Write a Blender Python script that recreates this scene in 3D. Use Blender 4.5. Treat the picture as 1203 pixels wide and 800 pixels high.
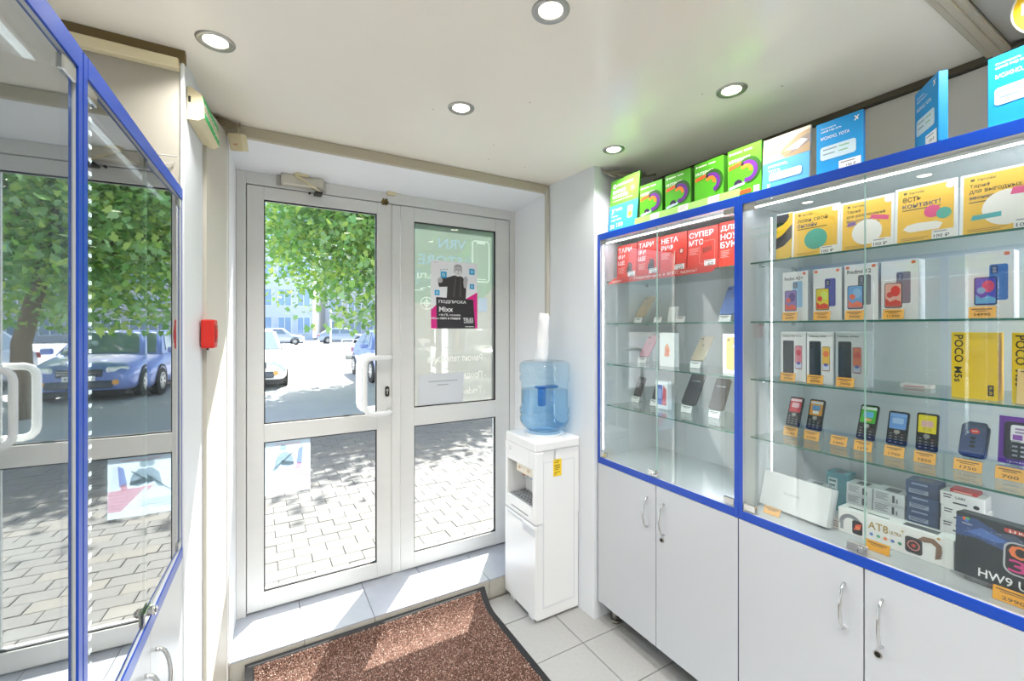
import bpy, bmesh, math, random
import numpy as np
from mathutils import Vector, Matrix
for o in list(bpy.data.objects): bpy.data.objects.remove(o)
S = bpy.context.scene
COL = S.collection
R = math.radians
random.seed(7)

# ------------------------------------------------------------------ camera
cam = bpy.data.cameras.new('camera'); co = bpy.data.objects.new('camera', cam); COL.objects.link(co)
cam.sensor_width = 36.0; cam.lens = 514 / 1203 * 36; cam.shift_y = -15 / 1203
cam.clip_start = 0.02; cam.clip_end = 400
co.location = (0, 0, 1.55); co.rotation_euler = (R(90), 0, R(-30))
S.camera = co

# ------------------------------------------------------------------ sky, sun, exposure
W = bpy.data.worlds.new('sky'); S.world = W; W.use_nodes = True
wn = W.node_tree.nodes; wl = W.node_tree.links
sky = wn.new('ShaderNodeTexSky'); sky.sky_type = 'NISHITA'; sky.sun_disc = False
sky.sun_elevation = R(53); sky.sun_rotation = R(37.5); sky.air_density = 1.0; sky.dust_density = 2.5
wn['Background'].inputs[1].default_value = 0.50
wl.new(sky.outputs[0], wn['Background'].inputs[0])
sl = bpy.data.lights.new('sun', 'SUN'); so = bpy.data.objects.new('sun', sl); COL.objects.link(so)
sl.energy = 24.0; sl.angle = R(0.55); sl.color = (1.0, 0.965, 0.91)
so.rotation_euler = Vector((-.46, -.60, -1.0)).to_track_quat('-Z', 'Y').to_euler()
so.location = (6, 9, 14)
S.view_settings.view_transform = 'Standard'; S.view_settings.look = 'None'
S.view_settings.exposure = 0.0; S.view_settings.gamma = 1.0; S.view_settings.use_curve_mapping = False
S.cycles.transparent_max_bounces = 24
DOWNLIGHT_POWER = 3.7      # watts of each front ceiling lamp; unseen rear rows are stronger to brighten the ceiling

# ------------------------------------------------------------------ materials
def lin(h):
    h = h.lstrip('#'); v = [int(h[i:i+2], 16) / 255 for i in (0, 2, 4)]
    return tuple(c / 12.92 if c <= .04045 else ((c + .055) / 1.055) ** 2.4 for c in v) + (1.0,)
_M = {}
def mat(name, hexc, rough=.5, metal=0., var=0., scale=4., bump=0., bscale=60., spec=.5, coat=0., stretch=None):
    if name in _M: return _M[name]
    m = bpy.data.materials.new(name); m.use_nodes = True
    n = m.node_tree.nodes; l = m.node_tree.links; b = n['Principled BSDF']
    b.inputs['Base Color'].default_value = lin(hexc); b.inputs['Roughness'].default_value = rough
    b.inputs['Metallic'].default_value = metal; b.inputs['Specular IOR Level'].default_value = spec
    b.inputs['Coat Weight'].default_value = coat; b.inputs['Coat Roughness'].default_value = .05
    if var or bump:
        tc = n.new('ShaderNodeTexCoord'); mp = n.new('ShaderNodeMapping')
        l.new(tc.outputs['Object'], mp.inputs[0])
        if stretch: mp.inputs['Scale'].default_value = stretch
    if var:
        t = n.new('ShaderNodeTexNoise'); t.inputs['Scale'].default_value = scale; t.inputs['Detail'].default_value = 5
        l.new(mp.outputs[0], t.inputs[0])
        mx = n.new('ShaderNodeMix'); mx.data_type = 'RGBA'
        c = lin(hexc)
        mx.inputs[6].default_value = tuple(x * (1 - var) for x in c[:3]) + (1,)
        mx.inputs[7].default_value = tuple(min(1, x * (1 + var)) for x in c[:3]) + (1,)
        l.new(t.outputs[0], mx.inputs[0]); l.new(mx.outputs[2], b.inputs['Base Color'])
    if bump:
        t2 = n.new('ShaderNodeTexNoise'); t2.inputs['Scale'].default_value = bscale; t2.inputs['Detail'].default_value = 4
        l.new(mp.outputs[0], t2.inputs[0])
        bp = n.new('ShaderNodeBump'); bp.inputs['Strength'].default_value = bump; bp.inputs['Distance'].default_value = .01
        l.new(t2.outputs[0], bp.inputs['Height']); l.new(bp.outputs[0], b.inputs['Normal'])
    _M[name] = m; return m
def ink(h): return mat('ink_' + h.strip('#'), h, rough=.38)
def emis(name, hexc, strength):
    if name in _M: return _M[name]
    m = bpy.data.materials.new(name); m.use_nodes = True; b = m.node_tree.nodes['Principled BSDF']
    b.inputs['Base Color'].default_value = lin(hexc)
    b.inputs['Emission Color'].default_value = lin(hexc); b.inputs['Emission Strength'].default_value = strength
    _M[name] = m; return m
def glass(name, tint='ffffff', base=.04, rough=0.0, gain=1.0):
    """thin sheet glass: clear transmission plus Fresnel (Schlick) reflection on each face"""
    if name in _M: return _M[name]
    m = bpy.data.materials.new(name); m.use_nodes = True
    n = m.node_tree.nodes; l = m.node_tree.links; n.remove(n['Principled BSDF'])
    lw = n.new('ShaderNodeLayerWeight'); lw.inputs[0].default_value = .5
    pw = n.new('ShaderNodeMath'); pw.operation = 'POWER'; pw.inputs[1].default_value = 5
    l.new(lw.outputs['Facing'], pw.inputs[0])
    ma = n.new('ShaderNodeMath'); ma.operation = 'MULTIPLY_ADD'; ma.use_clamp = True
    ma.inputs[1].default_value = (1 - base) * gain; ma.inputs[2].default_value = base
    l.new(pw.outputs[0], ma.inputs[0])
    tr = n.new('ShaderNodeBsdfTransparent'); tr.inputs[0].default_value = lin(tint)
    gl = n.new('ShaderNodeBsdfGlossy'); gl.inputs['Roughness'].default_value = rough
    mx = n.new('ShaderNodeMixShader'); l.new(ma.outputs[0], mx.inputs[0])
    l.new(tr.outputs[0], mx.inputs[1]); l.new(gl.outputs[0], mx.inputs[2])
    l.new(mx.outputs[0], n['Material Output'].inputs[0])
    _M[name] = m; return m
def film(name, hexc, clear=.3, tl=.5):
    """printed see-through sheet: some light straight through, the rest scattered"""
    if name in _M: return _M[name]
    m = bpy.data.materials.new(name); m.use_nodes = True
    n = m.node_tree.nodes; l = m.node_tree.links; n.remove(n['Principled BSDF'])
    c = lin(hexc)
    tr = n.new('ShaderNodeBsdfTransparent'); tr.inputs[0].default_value = c
    df = n.new('ShaderNodeBsdfDiffuse'); df.inputs[0].default_value = c
    tn = n.new('ShaderNodeBsdfTranslucent'); tn.inputs[0].default_value = c
    a = n.new('ShaderNodeMixShader'); a.inputs[0].default_value = tl
    l.new(df.outputs[0], a.inputs[1]); l.new(tn.outputs[0], a.inputs[2])
    b = n.new('ShaderNodeMixShader'); b.inputs[0].default_value = clear
    l.new(a.outputs[0], b.inputs[1]); l.new(tr.outputs[0], b.inputs[2])
    l.new(b.outputs[0], n['Material Output'].inputs[0])
    _M[name] = m; return m

WHITE = mat('white_laminate', 'c6c9cd', .3, var=.02, scale=2)
WALLW = mat('white_wall_panel', 'e0e4e8', .45, var=.03, scale=1.5, stretch=(1, 1, .3))
WALLB = mat('beige_wall_panel', 'dcd7cc', .45, var=.05, scale=2)
BLUE = mat('blue_edge_band', '0a45b2', .3)
CHROME = mat('chrome', 'd8dadb', .14, metal=1)
STEEL = mat('brushed_steel', 'b4b2ac', .35, metal=1)
DARK = mat('dark_metal', '35342f', .4, metal=.7)
BLACK = mat('black_rubber', '15161a', .6)
ALU = mat('painted_aluminium', 'd9d9d6', .35, var=.03, scale=3, stretch=(1, 1, 8))
PLW = mat('white_plastic', 'eceded', .22, spec=.55)
IVORY = mat('aged_ivory_plastic', 'd9cda9', .45)
GLASS = glass('clear_glass', 'fbfdfc')
SHELF = glass('shelf_glass', 'f1f9f6', base=.04)
GEDGE = mat('glass_edge_green', '2f6b5c', .2)
SHOWG = glass('showcase_glass', 'fafcfb', base=.07)
MIRG = glass('coated_showcase_glass', 'dfe6e5', base=.5)
ACRY = glass('clear_acrylic', 'f4f6f6', base=.05)

# ------------------------------------------------------------------ mesh builder
class MB:
    def __init__(s, *mats): s.bm = bmesh.new(); s.mats = list(mats); s.k = 0
    def m(s, mt):
        if mt not in s.mats: s.mats.append(mt)
        s.k = s.mats.index(mt); return s
    def _fin(s, fs, smooth=False):
        for f in fs: f.material_index = s.k; f.smooth = smooth
    def poly(s, pts, smooth=False):
        f = s.bm.faces.new([s.bm.verts.new(p) for p in pts]); s._fin([f], smooth); return f
    def box(s, x0, y0, z0, x1, y1, z1, bev=0, M=None, seg=1):
        vs = [s.bm.verts.new(p) for p in ((x0,y0,z0),(x1,y0,z0),(x1,y1,z0),(x0,y1,z0),(x0,y0,z1),(x1,y0,z1),(x1,y1,z1),(x0,y1,z1))]
        if M is not None:
            for v in vs: v.co = M @ v.co
        fs = [s.bm.faces.new([vs[i] for i in q]) for q in ((0,3,2,1),(4,5,6,7),(0,1,5,4),(1,2,6,5),(2,3,7,6),(3,0,4,7))]
        s._fin(fs)
        if bev:
            es = list({e for f in fs for e in f.edges})
            r = bmesh.ops.bevel(s.bm, geom=es, offset=bev, segments=seg, affect='EDGES', profile=.5)
            s._fin(r['faces'])
        return s
    def prism(s, pts, a0, a1, axis='y', smooth=False):
        """extrude a 2-D outline along an axis (y: pts are x,z; x: pts are y,z; z: pts are x,y)"""
        def P(p, a): return {'y': (p[0], a, p[1]), 'x': (a, p[0], p[1]), 'z': (p[0], p[1], a)}[axis]
        A = [s.bm.verts.new(P(p, a0)) for p in pts]; B = [s.bm.verts.new(P(p, a1)) for p in pts]
        n = len(pts); fs = [s.bm.faces.new(A), s.bm.faces.new(B[::-1])]
        s._fin(fs)
        sd = [s.bm.faces.new((A[i], B[i], B[(i+1) % n], A[(i+1) % n])) for i in range(n)]
        s._fin(sd, smooth); return s
    def tube(s, pts, r, n=8, closed=False):
        pts = [Vector(p) for p in pts]; rings = []
        t = (pts[1] - pts[0]).normalized(); up = Vector((0, 0, 1)) if abs(t.z) < .9 else Vector((1, 0, 0))
        u = t.cross(up).normalized()
        for i, p in enumerate(pts):
            t = (pts[min(i+1, len(pts)-1)] - pts[max(i-1, 0)]).normalized()
            u = (u - t * u.dot(t)).normalized(); v = t.cross(u)
            rr = r[i] if isinstance(r, (list, tuple)) else r
            rings.append([s.bm.verts.new(p + (u * math.cos(a) + v * math.sin(a)) * rr) for a in [2*math.pi*k/n for k in range(n)]])
        fs = [s.bm.faces.new((a[k], a[(k+1) % n], b[(k+1) % n], b[k])) for a, b in zip(rings, rings[1:]) for k in range(n)]
        s._fin(fs, True)
        s._fin([s.bm.faces.new(rings[0][::-1]), s.bm.faces.new(rings[-1])])
        return s
    def cyl(s, p0, p1, r, n=16, r2=None): return s.tube([p0, p1], [r, r if r2 is None else r2], n)
    def lathe(s, prof, c=(0, 0, 0), n=28, M=None, cap=True):
        rings = []
        for r, z in prof:
            ring = []
            for k in range(n):
                a = 2 * math.pi * k / n; p = Vector((r * math.cos(a), r * math.sin(a), z))
                if M is not None: p = M @ p
                ring.append(s.bm.verts.new(p + Vector(c)))
            rings.append(ring)
        fs = [s.bm.faces.new((a[k], a[(k+1) % n], b[(k+1) % n], b[k])) for a, b in zip(rings, rings[1:]) for k in range(n)]
        s._fin(fs, True)
        if cap: s._fin([s.bm.faces.new(rings[0][::-1]), s.bm.faces.new(rings[-1])])
        return s
    def obj(s, name, parent=None, loc=None, kind=None, norm=True):
        if norm: bmesh.ops.recalc_face_normals(s.bm, faces=s.bm.faces)
        me = bpy.data.meshes.new(name); s.bm.to_mesh(me); s.bm.free()
        for m_ in s.mats: me.materials.append(m_)
        o = bpy.data.objects.new(name, me); COL.objects.link(o)
        if parent is not None: o.parent = parent
        if loc is not None: o.location = loc
        if kind: o['kind'] = kind
        return o
def rr(x0, z0, x1, z1, r, n=4):
    """outline of a rounded rectangle"""
    out = []
    for cx, cz, a in ((x1-r, z0+r, -90), (x1-r, z1-r, 0), (x0+r, z1-r, 90), (x0+r, z0+r, 180)):
        out += [(cx + r*math.cos(R(a+90*i/n)), cz + r*math.sin(R(a+90*i/n))) for i in range(n+1)]
    return out

# ------------------------------------------------------------------ flat print (text and graphics on a front face)
_T = {}
def tris(s):
    if s not in _T:
        cu = bpy.data.curves.new('t', 'FONT'); cu.body = s; cu.resolution_u = 2; cu.fill_mode = 'FRONT'; cu.offset = .014
        o = bpy.data.objects.new('t', cu); COL.objects.link(o); me = o.to_mesh()
        v = [tuple(q.co[:2]) for q in me.vertices]; f = [tuple(p.vertices) for p in me.polygons]
        o.to_mesh_clear(); bpy.data.objects.remove(o); bpy.data.curves.remove(cu)
        if v:
            x0 = min(p[0] for p in v); x1 = max(p[0] for p in v); z0 = min(p[1] for p in v); z1 = max(p[1] for p in v)
            v = [((p[0]-x0)/max(x1-x0, 1e-6), (p[1]-z0)/max(z1-z0, 1e-6)) for p in v]
        _T[s] = (v, f)
    return _T[s]
class Print(MB):
    """graphics on the plane y = y0, facing -y; later shapes lie a hair further out"""
    def __init__(s, y0=0, step=.00009): super().__init__(); s.y = y0 - .0004; s.step = step
    def _l(s, col): s.m(ink(col) if isinstance(col, str) else col); s.y -= s.step
    def p(s, pts, col): s._l(col); s.poly([(x, s.y, z) for x, z in pts]); return s
    def rect(s, x0, z0, x1, z1, col): return s.p([(x0, z0), (x1, z0), (x1, z1), (x0, z1)], col)
    def rrect(s, x0, z0, x1, z1, r, col): return s.p(rr(x0, z0, x1, z1, r), col)
    def disc(s, cx, cz, r, col, rz=None, n=20):
        return s.p([(cx + r*math.cos(2*math.pi*i/n), cz + (rz or r)*math.sin(2*math.pi*i/n)) for i in range(n)], col)
    def arc(s, cx, cz, r0, r1, a0, a1, col, n=14):
        s._l(col)
        q = [[(cx + r*math.cos(R(a0+(a1-a0)*i/n)), s.y, cz + r*math.sin(R(a0+(a1-a0)*i/n))) for r in (r0, r1)] for i in range(n+1)]
        for a, b in zip(q, q[1:]): s.poly([a[0], a[1], b[1], b[0]])
        return s
    def frame(s, x0, z0, x1, z1, r, w, col):
        s._l(col); A = rr(x0, z0, x1, z1, r); B = rr(x0+w, z0+w, x1-w, z1-w, max(r-w, .0005)); n = len(A)
        for i in range(n):
            j = (i+1) % n; s.poly([(A[i][0], s.y, A[i][1]), (A[j][0], s.y, A[j][1]), (B[j][0], s.y, B[j][1]), (B[i][0], s.y, B[i][1])])
        return s
    def text(s, t, x0, z0, w, h, col, mirror=False, vert=False):
        s._l(col); v, f = tris(t)
        if vert: vs = [s.bm.verts.new((x0 + b*h, s.y, z0 - a*w)) for a, b in v]       # reads downwards
        else: vs = [s.bm.verts.new((x0 + (1-a if mirror else a)*w, s.y, z0 + b*h)) for a, b in v]
        for q in f:
            try: s._fin([s.bm.faces.new([vs[i] for i in q])])
            except ValueError: pass
        return s
    def lines(s, x0, z1, w, n, h, gap, col):
        for i in range(n): s.rect(x0, z1 - i*(h+gap) - h, x0 + w*(1, .86, .95, .7, .9)[i % 5], z1 - i*(h+gap), col)
        return s
    def obj(s, name, parent=None, **k): return super().obj(name, parent, norm=False, **k)

# ------------------------------------------------------------------ things
def tag(o, label, cat, group=None):
    o['label'] = label; o['category'] = cat
    if group: o['group'] = group
    return o
def thing(name, label, cat, loc=(0, 0, 0), rz=0., tilt=0., group=None):
    o = bpy.data.objects.new(name, None); COL.objects.link(o); o.empty_display_size = .05
    o.location = loc; o.rotation_euler = (R(tilt), 0, R(rz))
    return tag(o, label, cat, group)
def struct(o): o['kind'] = 'structure'; return o
def root(name, loc=(0, 0, 0)):
    o = bpy.data.objects.new(name, None); COL.objects.link(o); o.location = loc; o['kind'] = 'structure'; return o
def child_copy(o, parent, loc, rot=None):
    c = o.copy(); COL.objects.link(c); c.parent = parent; c.location = loc
    if rot is not None: c.rotation_euler = rot
    return c

# ================================================================== ROOM SHELL
# floor: screed with separate tiles
b = MB(mat('grout', '8e8b84', .9)); b.box(-1.2, -3.1, -.12, 2.2, 2.235, -.009)
floor = struct(b.obj('floor'))
TILE = mat('grey_floor_tile', 'a3a3a1', .42, var=.10, scale=60, bump=.05, bscale=300)
b = MB(TILE); b.box(-.1505, -.1505, -.009, .1505, .1505, 0, bev=.0015); tile0 = None
for i in range(-8, 3):
    for j in range(-6, 3):
        x = 1.38 - .1525 + .305*(i+1); y = 1.69 - .1525 + .305*(j)
        x1, y1 = x + .1505, y + .1505
        if x - .15 > 2.05 or y1 > 2.24: continue
        if tile0 is None: tile0 = b.obj('floor_tile', floor, (x, y, 0))
        else: child_copy(tile0, floor, (x, y, 0))
# last cut row against the step
b = MB(TILE); b.box(-.1505, -.1, -.009, .1505, .118, 0, bev=.0015); t0 = None
for i in range(-6, 3):
    x = 1.38 - .1525 + .305*(i+1)
    if t0 is None: t0 = b.obj('floor_tile', floor, (x, 2.1, 0))
    else: child_copy(t0, floor, (x, 2.1, 0))
# raised tiled threshold
SILLT = mat('pale_step_tile', 'a6abb5', .3, var=.08, scale=18, bump=.02, bscale=120)
b = MB(mat('step_core', 'b9b2a6', .8)); b.box(-.116, 2.243, -.02, 1.517, 2.56, .098); b.box(-.10, 2.5, -.02, 1.495, 2.66, .098)
step = struct(b.obj('trim_1'))
xs = [-.113, .181, .499, .816, 1.141, 1.514]
for x0, x1 in zip(xs, xs[1:]):
    b = MB(SILLT); b.box(x0 + .0015, 2.236, .098, x1 - .0015, 2.6, .107, bev=.001); b.obj('step_tile', step)
RISER = mat('riser_tile', 'b5b2a8', .5, var=.12, scale=25)
for x0, x1 in zip(xs, xs[1:]):
    b = MB(RISER); b.box(x0 + .002, 2.235, 0, x1 - .002, 2.243, .098); b.obj('riser_tile', step)

# walls
b = MB(WALLW)
b.prism([(1.54, 1.795), (2.15, 1.795), (2.15, 2.25), (1.517, 2.25), (1.517, 2.2)], -.02, 2.5, 'z')
b.box(2.02, -3.1, -.02, 2.2, 1.8, 2.6)
wr = struct(b.obj('wall_right'))
for i in range(8):
    b = MB(WALLB); y = -2.2 + .5*i + .0
    b.box(2.006, y + .002, .0, 2.019, min(y + .498, 1.79), 2.385, bev=.001); b.obj('wall_panel', wr)
b = MB(mat('white_reveal_panel', 'eef0f3', .35))  # gloss white plastic with sun bounce off the sill put into its colour
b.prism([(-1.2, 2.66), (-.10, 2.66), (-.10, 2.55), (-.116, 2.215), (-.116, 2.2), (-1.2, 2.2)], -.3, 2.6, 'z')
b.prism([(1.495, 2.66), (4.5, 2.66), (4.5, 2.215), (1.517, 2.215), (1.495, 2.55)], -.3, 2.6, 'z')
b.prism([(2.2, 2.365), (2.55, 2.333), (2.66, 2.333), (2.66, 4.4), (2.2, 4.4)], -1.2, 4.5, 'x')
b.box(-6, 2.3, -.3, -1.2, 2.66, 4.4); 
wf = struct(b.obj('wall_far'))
b = MB(WALLW)
b.prism([(-.2086, 1.715), (-.181, 2.0), (-.181, 2.22), (-1.2, 2.22), (-1.2, 1.715)], -.02, 2.45, 'z')
b.box(-1.3, -3.1, -.02, -.72, 1.8, 2.6)
wlft = struct(b.obj('wall_left'))
b = MB(mat('pilaster_panel', 'cbc6ba', .5, var=.03, scale=2))
b.prism([(-.184, 1.985), (-.17, 1.98), (-.113, 2.225), (-.116, 2.236), (-.19, 2.236)], 0, 2.37, 'z'); b.obj('pilaster', wlft)
b = MB(mat('stained_beige_panel', 'a8a396', .5, var=.12, scale=5)); b.box(-.715, 1.70, 1.99, -.212, 1.715, 2.36, bev=.002); b.obj('upper_panel', wlft)
b = MB(WALLW); b.box(-.2135, 1.695, 0, -.203, 1.7155, 2.40, bev=.002); b.obj('corner_strip', wlft)
b = MB(WALLW); b.box(-1.3, -3.2, -.02, 2.2, -3.0, 2.6); struct(b.obj('wall_back'))
# ceiling
cm = mat('glossy_cream_ceiling', 'f4eee1', .2, var=.06, scale=1.6, bump=.05, bscale=5, spec=.45)
n_, l_ = cm.node_tree.nodes, cm.node_tree.links
pb = n_['Principled BSDF']; src = pb.inputs['Base Color'].links[0].from_socket
vor = n_.new('ShaderNodeTexVoronoi'); vor.inputs['Scale'].default_value = 7.5
tcc = n_.new('ShaderNodeTexCoord'); l_.new(tcc.outputs['Object'], vor.inputs[0])
rmp = n_.new('ShaderNodeMath'); rmp.operation = 'LESS_THAN'; rmp.inputs[1].default_value = .032; l_.new(vor.outputs['Distance'], rmp.inputs[0])
rm2 = n_.new('ShaderNodeMath'); rm2.operation = 'MULTIPLY'; rm2.inputs[1].default_value = .55; l_.new(rmp.outputs[0], rm2.inputs[0])
mxx = n_.new('ShaderNodeMix'); mxx.data_type = 'RGBA'; mxx.inputs[7].default_value = lin('6d675a')
l_.new(rm2.outputs[0], mxx.inputs[0]); l_.new(src, mxx.inputs[6]); l_.new(mxx.outputs[2], pb.inputs['Base Color'])
b = MB(cm); b.box(-1.2, .415, 2.41, 2.2, 2.21, 2.46)
b.m(mat('grey_back_ceiling', 'bfbdb4', .6, var=.1, scale=3)); b.box(-1.2, -3.1, 2.425, 2.2, .40, 2.47)
b.m(mat('ceiling_core', '999999', .9)); b.box(-1.3, -3.2, 2.46, 2.2, 2.4, 2.6)
struct(b.obj('ceiling'))
TRIM = mat('cream_trim', 'b9b09b', .45, var=.06, scale=4)
b = MB(TRIM); b.box(-.2, 2.178, 2.362, 1.52, 2.204, 2.409, bev=.002); struct(b.obj('trim_2'))
b = MB(TRIM); b.box(-1.2, .395, 2.398, 2.02, .448, 2.412, bev=.003); b.box(-1.2, .411, 2.392, 2.02, .431, 2.40, bev=.002); struct(b.obj('trim_3'))
b = MB(mat('dark_gap', '5b5343', .8)); b.box(1.985, -3, 2.39, 2.02, 1.8, 2.409); struct(b.obj('trim_4'))
b = MB(mat('brown_gap', '6a5a38', .8)); b.box(-.72, 1.685, 2.375, -.2, 1.712, 2.41)
b.m(IVORY); b.box(-.72, 1.672, 2.345, -.215, 1.70, 2.378, bev=.003); struct(b.obj('trim_5'))
b = MB(mat('grey_conduit', 'c4c0b4', .5)); b.box(1.497, 2.172, 1.62, 1.519, 2.20, 2.385, bev=.003); struct(b.obj('trim_6'))

# ================================================================== DOORS
b = MB(ALU)
b.box(-.10, 2.55, .107, -.058, 2.62, 2.333, bev=.002); b.box(1.456, 2.55, .107, 1.496, 2.62, 2.333, bev=.002)
b.box(-.058, 2.55, 2.272, 1.456, 2.62, 2.333, bev=.002); b.box(-.058, 2.575, .107, 1.456, 2.62, .118)
b.box(-.06, 2.609, .118, -.03, 2.62, 2.28); b.box(1.43, 2.609, .118, 1.458, 2.62, 2.28); b.box(-.058, 2.609, 2.24, 1.456, 2.62, 2.28)
struct(b.obj('trim_7'))
GASK = BLACK
def leaf(name, x0, x1, px0, px1, low, up):
    t = root(name, (x0, 2.555, .118))
    def at(mb, nm, par=t):
        o = mb.obj(nm, par); o.location = (-x0, -2.555, -.118); return o
    y0, y1 = 2.555, 2.607
    for a, c in ((x0, px0), (px1, x1)):
        m = MB(ALU); m.box(a, y0, .12, c, y1, 2.268, bev=.002); at(m, 'stile')
    for a, c in ((.12, low[0]), (low[1], up[0]), (up[1], 2.268)):
        m = MB(ALU); m.box(px0, y0 + .0005, a, px1, y1, c, bev=.002); at(m, 'rail')
    for z0, z1 in (low, up):
        m = MB(GLASS); m.box(px0 - .004, 2.578, z0 - .004, px1 + .004, 2.582, z1 + .004); at(m, 'glass_pane')
        m = MB(ALU); w = .018
        for (a, c, d, e) in ((px0, z0, px0+w, z1), (px1-w, z0, px1, z1), (px0+w, z0, px1-w, z0+w), (px0+w, z1-w, px1-w, z1)):
            pass
        m = MB(GASK); g = .0055
        for (a, c, d, e) in ((px0, z0, px0+g, z1), (px1-g, z0, px1, z1), (px0+g, z0, px1-g, z0+g), (px0+g, z1-g, px1-g, z1)):
            m.box(a, 2.562, c, d, 2.577, e); 
        at(m, 'gasket')
    return t, at
d1, at1 = leaf('door_1', -.055, .664, .020, .583, (.205, .967), (1.058, 2.203))
m = MB(ALU); m.box(.667, 2.545, .125, .714, 2.556, 2.262, bev=.003); m.box(.655, 2.556, .125, .69, 2.6, 2.262); at1(m, 'cover_strip')
def handle_path(y, ya, s):
    return [(.647, ya, 1.382), (.645, y + .012*s, 1.382), (.63, y, 1.382), (.545, y, 1.382), (.523, y, 1.375), (.508, y, 1.358), (.503, y, 1.335),
            (.503, y, 1.115), (.508, y, 1.092), (.523, y, 1.075), (.545, y, 1.068), (.63, y, 1.068), (.645, y + .012*s, 1.068), (.647, ya, 1.068)]
m = MB(PLW); m.tube(handle_path(2.492, 2.556, 1), .0145, 10); at1(m, 'door_handle')
m = MB(PLW); m.tube(handle_path(2.668, 2.606, -1), .016, 10); at1(m, 'door_handle')
m = MB(DARK); m.prism(rr(.628, 1.152, .652, 1.212, .0118), 2.549, 2.556, 'y'); 
m.m(STEEL); m.cyl((.64, 2.5475, 1.19), (.64, 2.55, 1.19), .008, 12); m.box(.637, 2.5475, 1.165, .643, 2.55, 1.185); at1(m, 'lock_cylinder')
m = MB(mat('brass_hinge', '6b5a33', .4, metal=.8))
m.box(.612, 2.540, 2.258, .622, 2.556, 2.292, bev=.001); m.box(.628, 2.540, 2.258, .64, 2.556, 2.292, bev=.001); m.box(.606, 2.544, 2.268, .646, 2.553, 2.28); at1(m, 'latch')
d2, at2 = leaf('door_2', .718, 1.453, .801, 1.352, (.205, .963), (1.072, 2.186))
# printed film on the outer face of the right upper pane
FT = film('green_film', '93a398', .30, .34); FC = film('cream_film', 'a4a49f', .20, .34); FW = film('bright_film', 'ffffff', .25, .95); FB = film('bluish_film', 'd5e3fa', .3, .95)
p = Print(2.5845)
p.y = 2.5845; p.step = .00012
p.rect(.803, 1.074, 1.350, 1.70, FC); 
pts = [(.803, 1.70), (.803, 2.184), (1.350, 2.184), (1.350, 1.86)] + [(1.35 - .547*(1-math.cos(R(a))) if False else 1.08 + .27*math.cos(R(a)), 1.86 - .16*math.sin(R(a))) for a in range(10, 91, 10)]
p.p(pts, FT)
p.p([(1.350, 1.86)] + [(1.08 + .27*math.cos(R(a)), 1.86 - .16*math.sin(R(a))) for a in range(10, 91, 10)] + [(1.35, 1.70)], FC)
fo = at2(p, 'window_film')
p = Print(2.5770); p.step = .00008
p.text('VRN', .962, 2.045, .185, .062, FB, True); p.text('STORE', .832, 1.935, .29, .064, FB, True)
p.text('vrn-store.ru', .826, 1.850, .36, .042, FW, True)
p.frame(1.188, 1.845, 1.318, 2.118, .022, .010, FW); p.rrect(1.222, 2.095, 1.284, 2.109, .005, FW); p.rect(1.215, 1.862, 1.29, 1.868, FW)
p.rect(.806, 1.776, .868, 1.779, FW)
p.arc(.885, 1.70, .034, .040, 0, 360, FW, 24); p.arc(.885, 1.70, .013, .018, 0, 360, FW, 18); p.rect(.848, 1.697, .922, 1.703, FW); p.rect(.882, 1.664, .888, 1.736, FW)
p.rrect(1.236, 1.655, 1.298, 1.745, .008, FB)
p.text('- Ремонт телефонов', .889, 1.325, .40, .055, FW, True); p.text('- Продажа', 1.07, 1.215, .22, .055, FW, True); p.text('- Trade-in', 1.09, 1.122, .20, .048, FW, True)
at2(p, 'lettering')

# poster on the right door
t = thing('poster', 'poster with bearded man in black jacket on right door pane', 'poster', (1.069, 2.5755, 1.545))
b = MB(ink('f3f3f6')); b.box(-.157, -.001, 0, .157, .0005, .421); b.obj('sheet', t)
p = Print(-.001); w = .157
p.p([(-w, .0), (-.105, 0), (-.105, .165), (-w, .115)], 'e5138b'); p.p([(.095, .0), (w, 0), (w, .235), (.06, .18)], 'e5138b')
p.p([(-.118, .005), (.140, .03), (.127, .185), (-.125, .195)], '231f22')
p.p([(-.118, 0), (.14, 0), (.14, .035), (-.118, .035)], '231f22')
# man: jacket, arm, shirt, hand, head, beard
p.p([(-.055, .19), (.075, .185), (.08, .29), (.055, .325), (.035, .335), (-.005, .335), (-.05, .32), (-.10, .312), (-.112, .285), (-.105, .258), (-.05, .262)], '2b2526')
p.p([(-.016, .20), (.0, .2), (.012, .33), (.0, .33)], '4a4245'); p.p([(.03, .2), (.045, .2), (.045, .325), (.035, .33)], '4a4245')
p.disc(-.098, .30, .017, 'b8b4b6'); p.p([(.062, .26), (.08, .255), (.09, .315), (.078, .335), (.062, .325), (.058, .295)], 'bdb9bc')
p.disc(.022, .368, .029, 'c3bfc1', .036); p.disc(.022, .349, .023, 'e9e7e8', .02)
p.p([(-.006, .37), (-.005, .395), (.008, .406), (.034, .406), (.048, .395), (.05, .37), (.043, .39), (.0, .39)], 'a5a1a4')
p.disc(.013, .373, .004, '5d595c', .0025); p.disc(.033, .373, .004, '5d595c', .0025); p.p([(.02, .372), (.026, .372), (.029, .358), (.018, .358)], 'aeaaad'); p.rect(.013, .347, .031, .350, '8a8487')
for cx, cz, s_ in ((-.075, .335, .02), (.118, .365, .019), (.118, .27, .016), (-.118, .222, .016)):
    p.rrect(cx-s_, cz-s_, cx+s_, cz+s_, .004, '2aa7d8'); p.disc(cx, cz, s_*.5, 'c8ecf8'); p.disc(cx, cz, s_*.25, '2179b8')
for i in range(4): p.disc(-.095 + .014*i, .364 + .002*i, .004, '3a5a7a', .002)
p.text('ПОДПИСКА', -.108, .155, .185, .022, 'ffffff'); p.text('Mixx', -.106, .105, .093, .032, 'ffffff')
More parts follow.
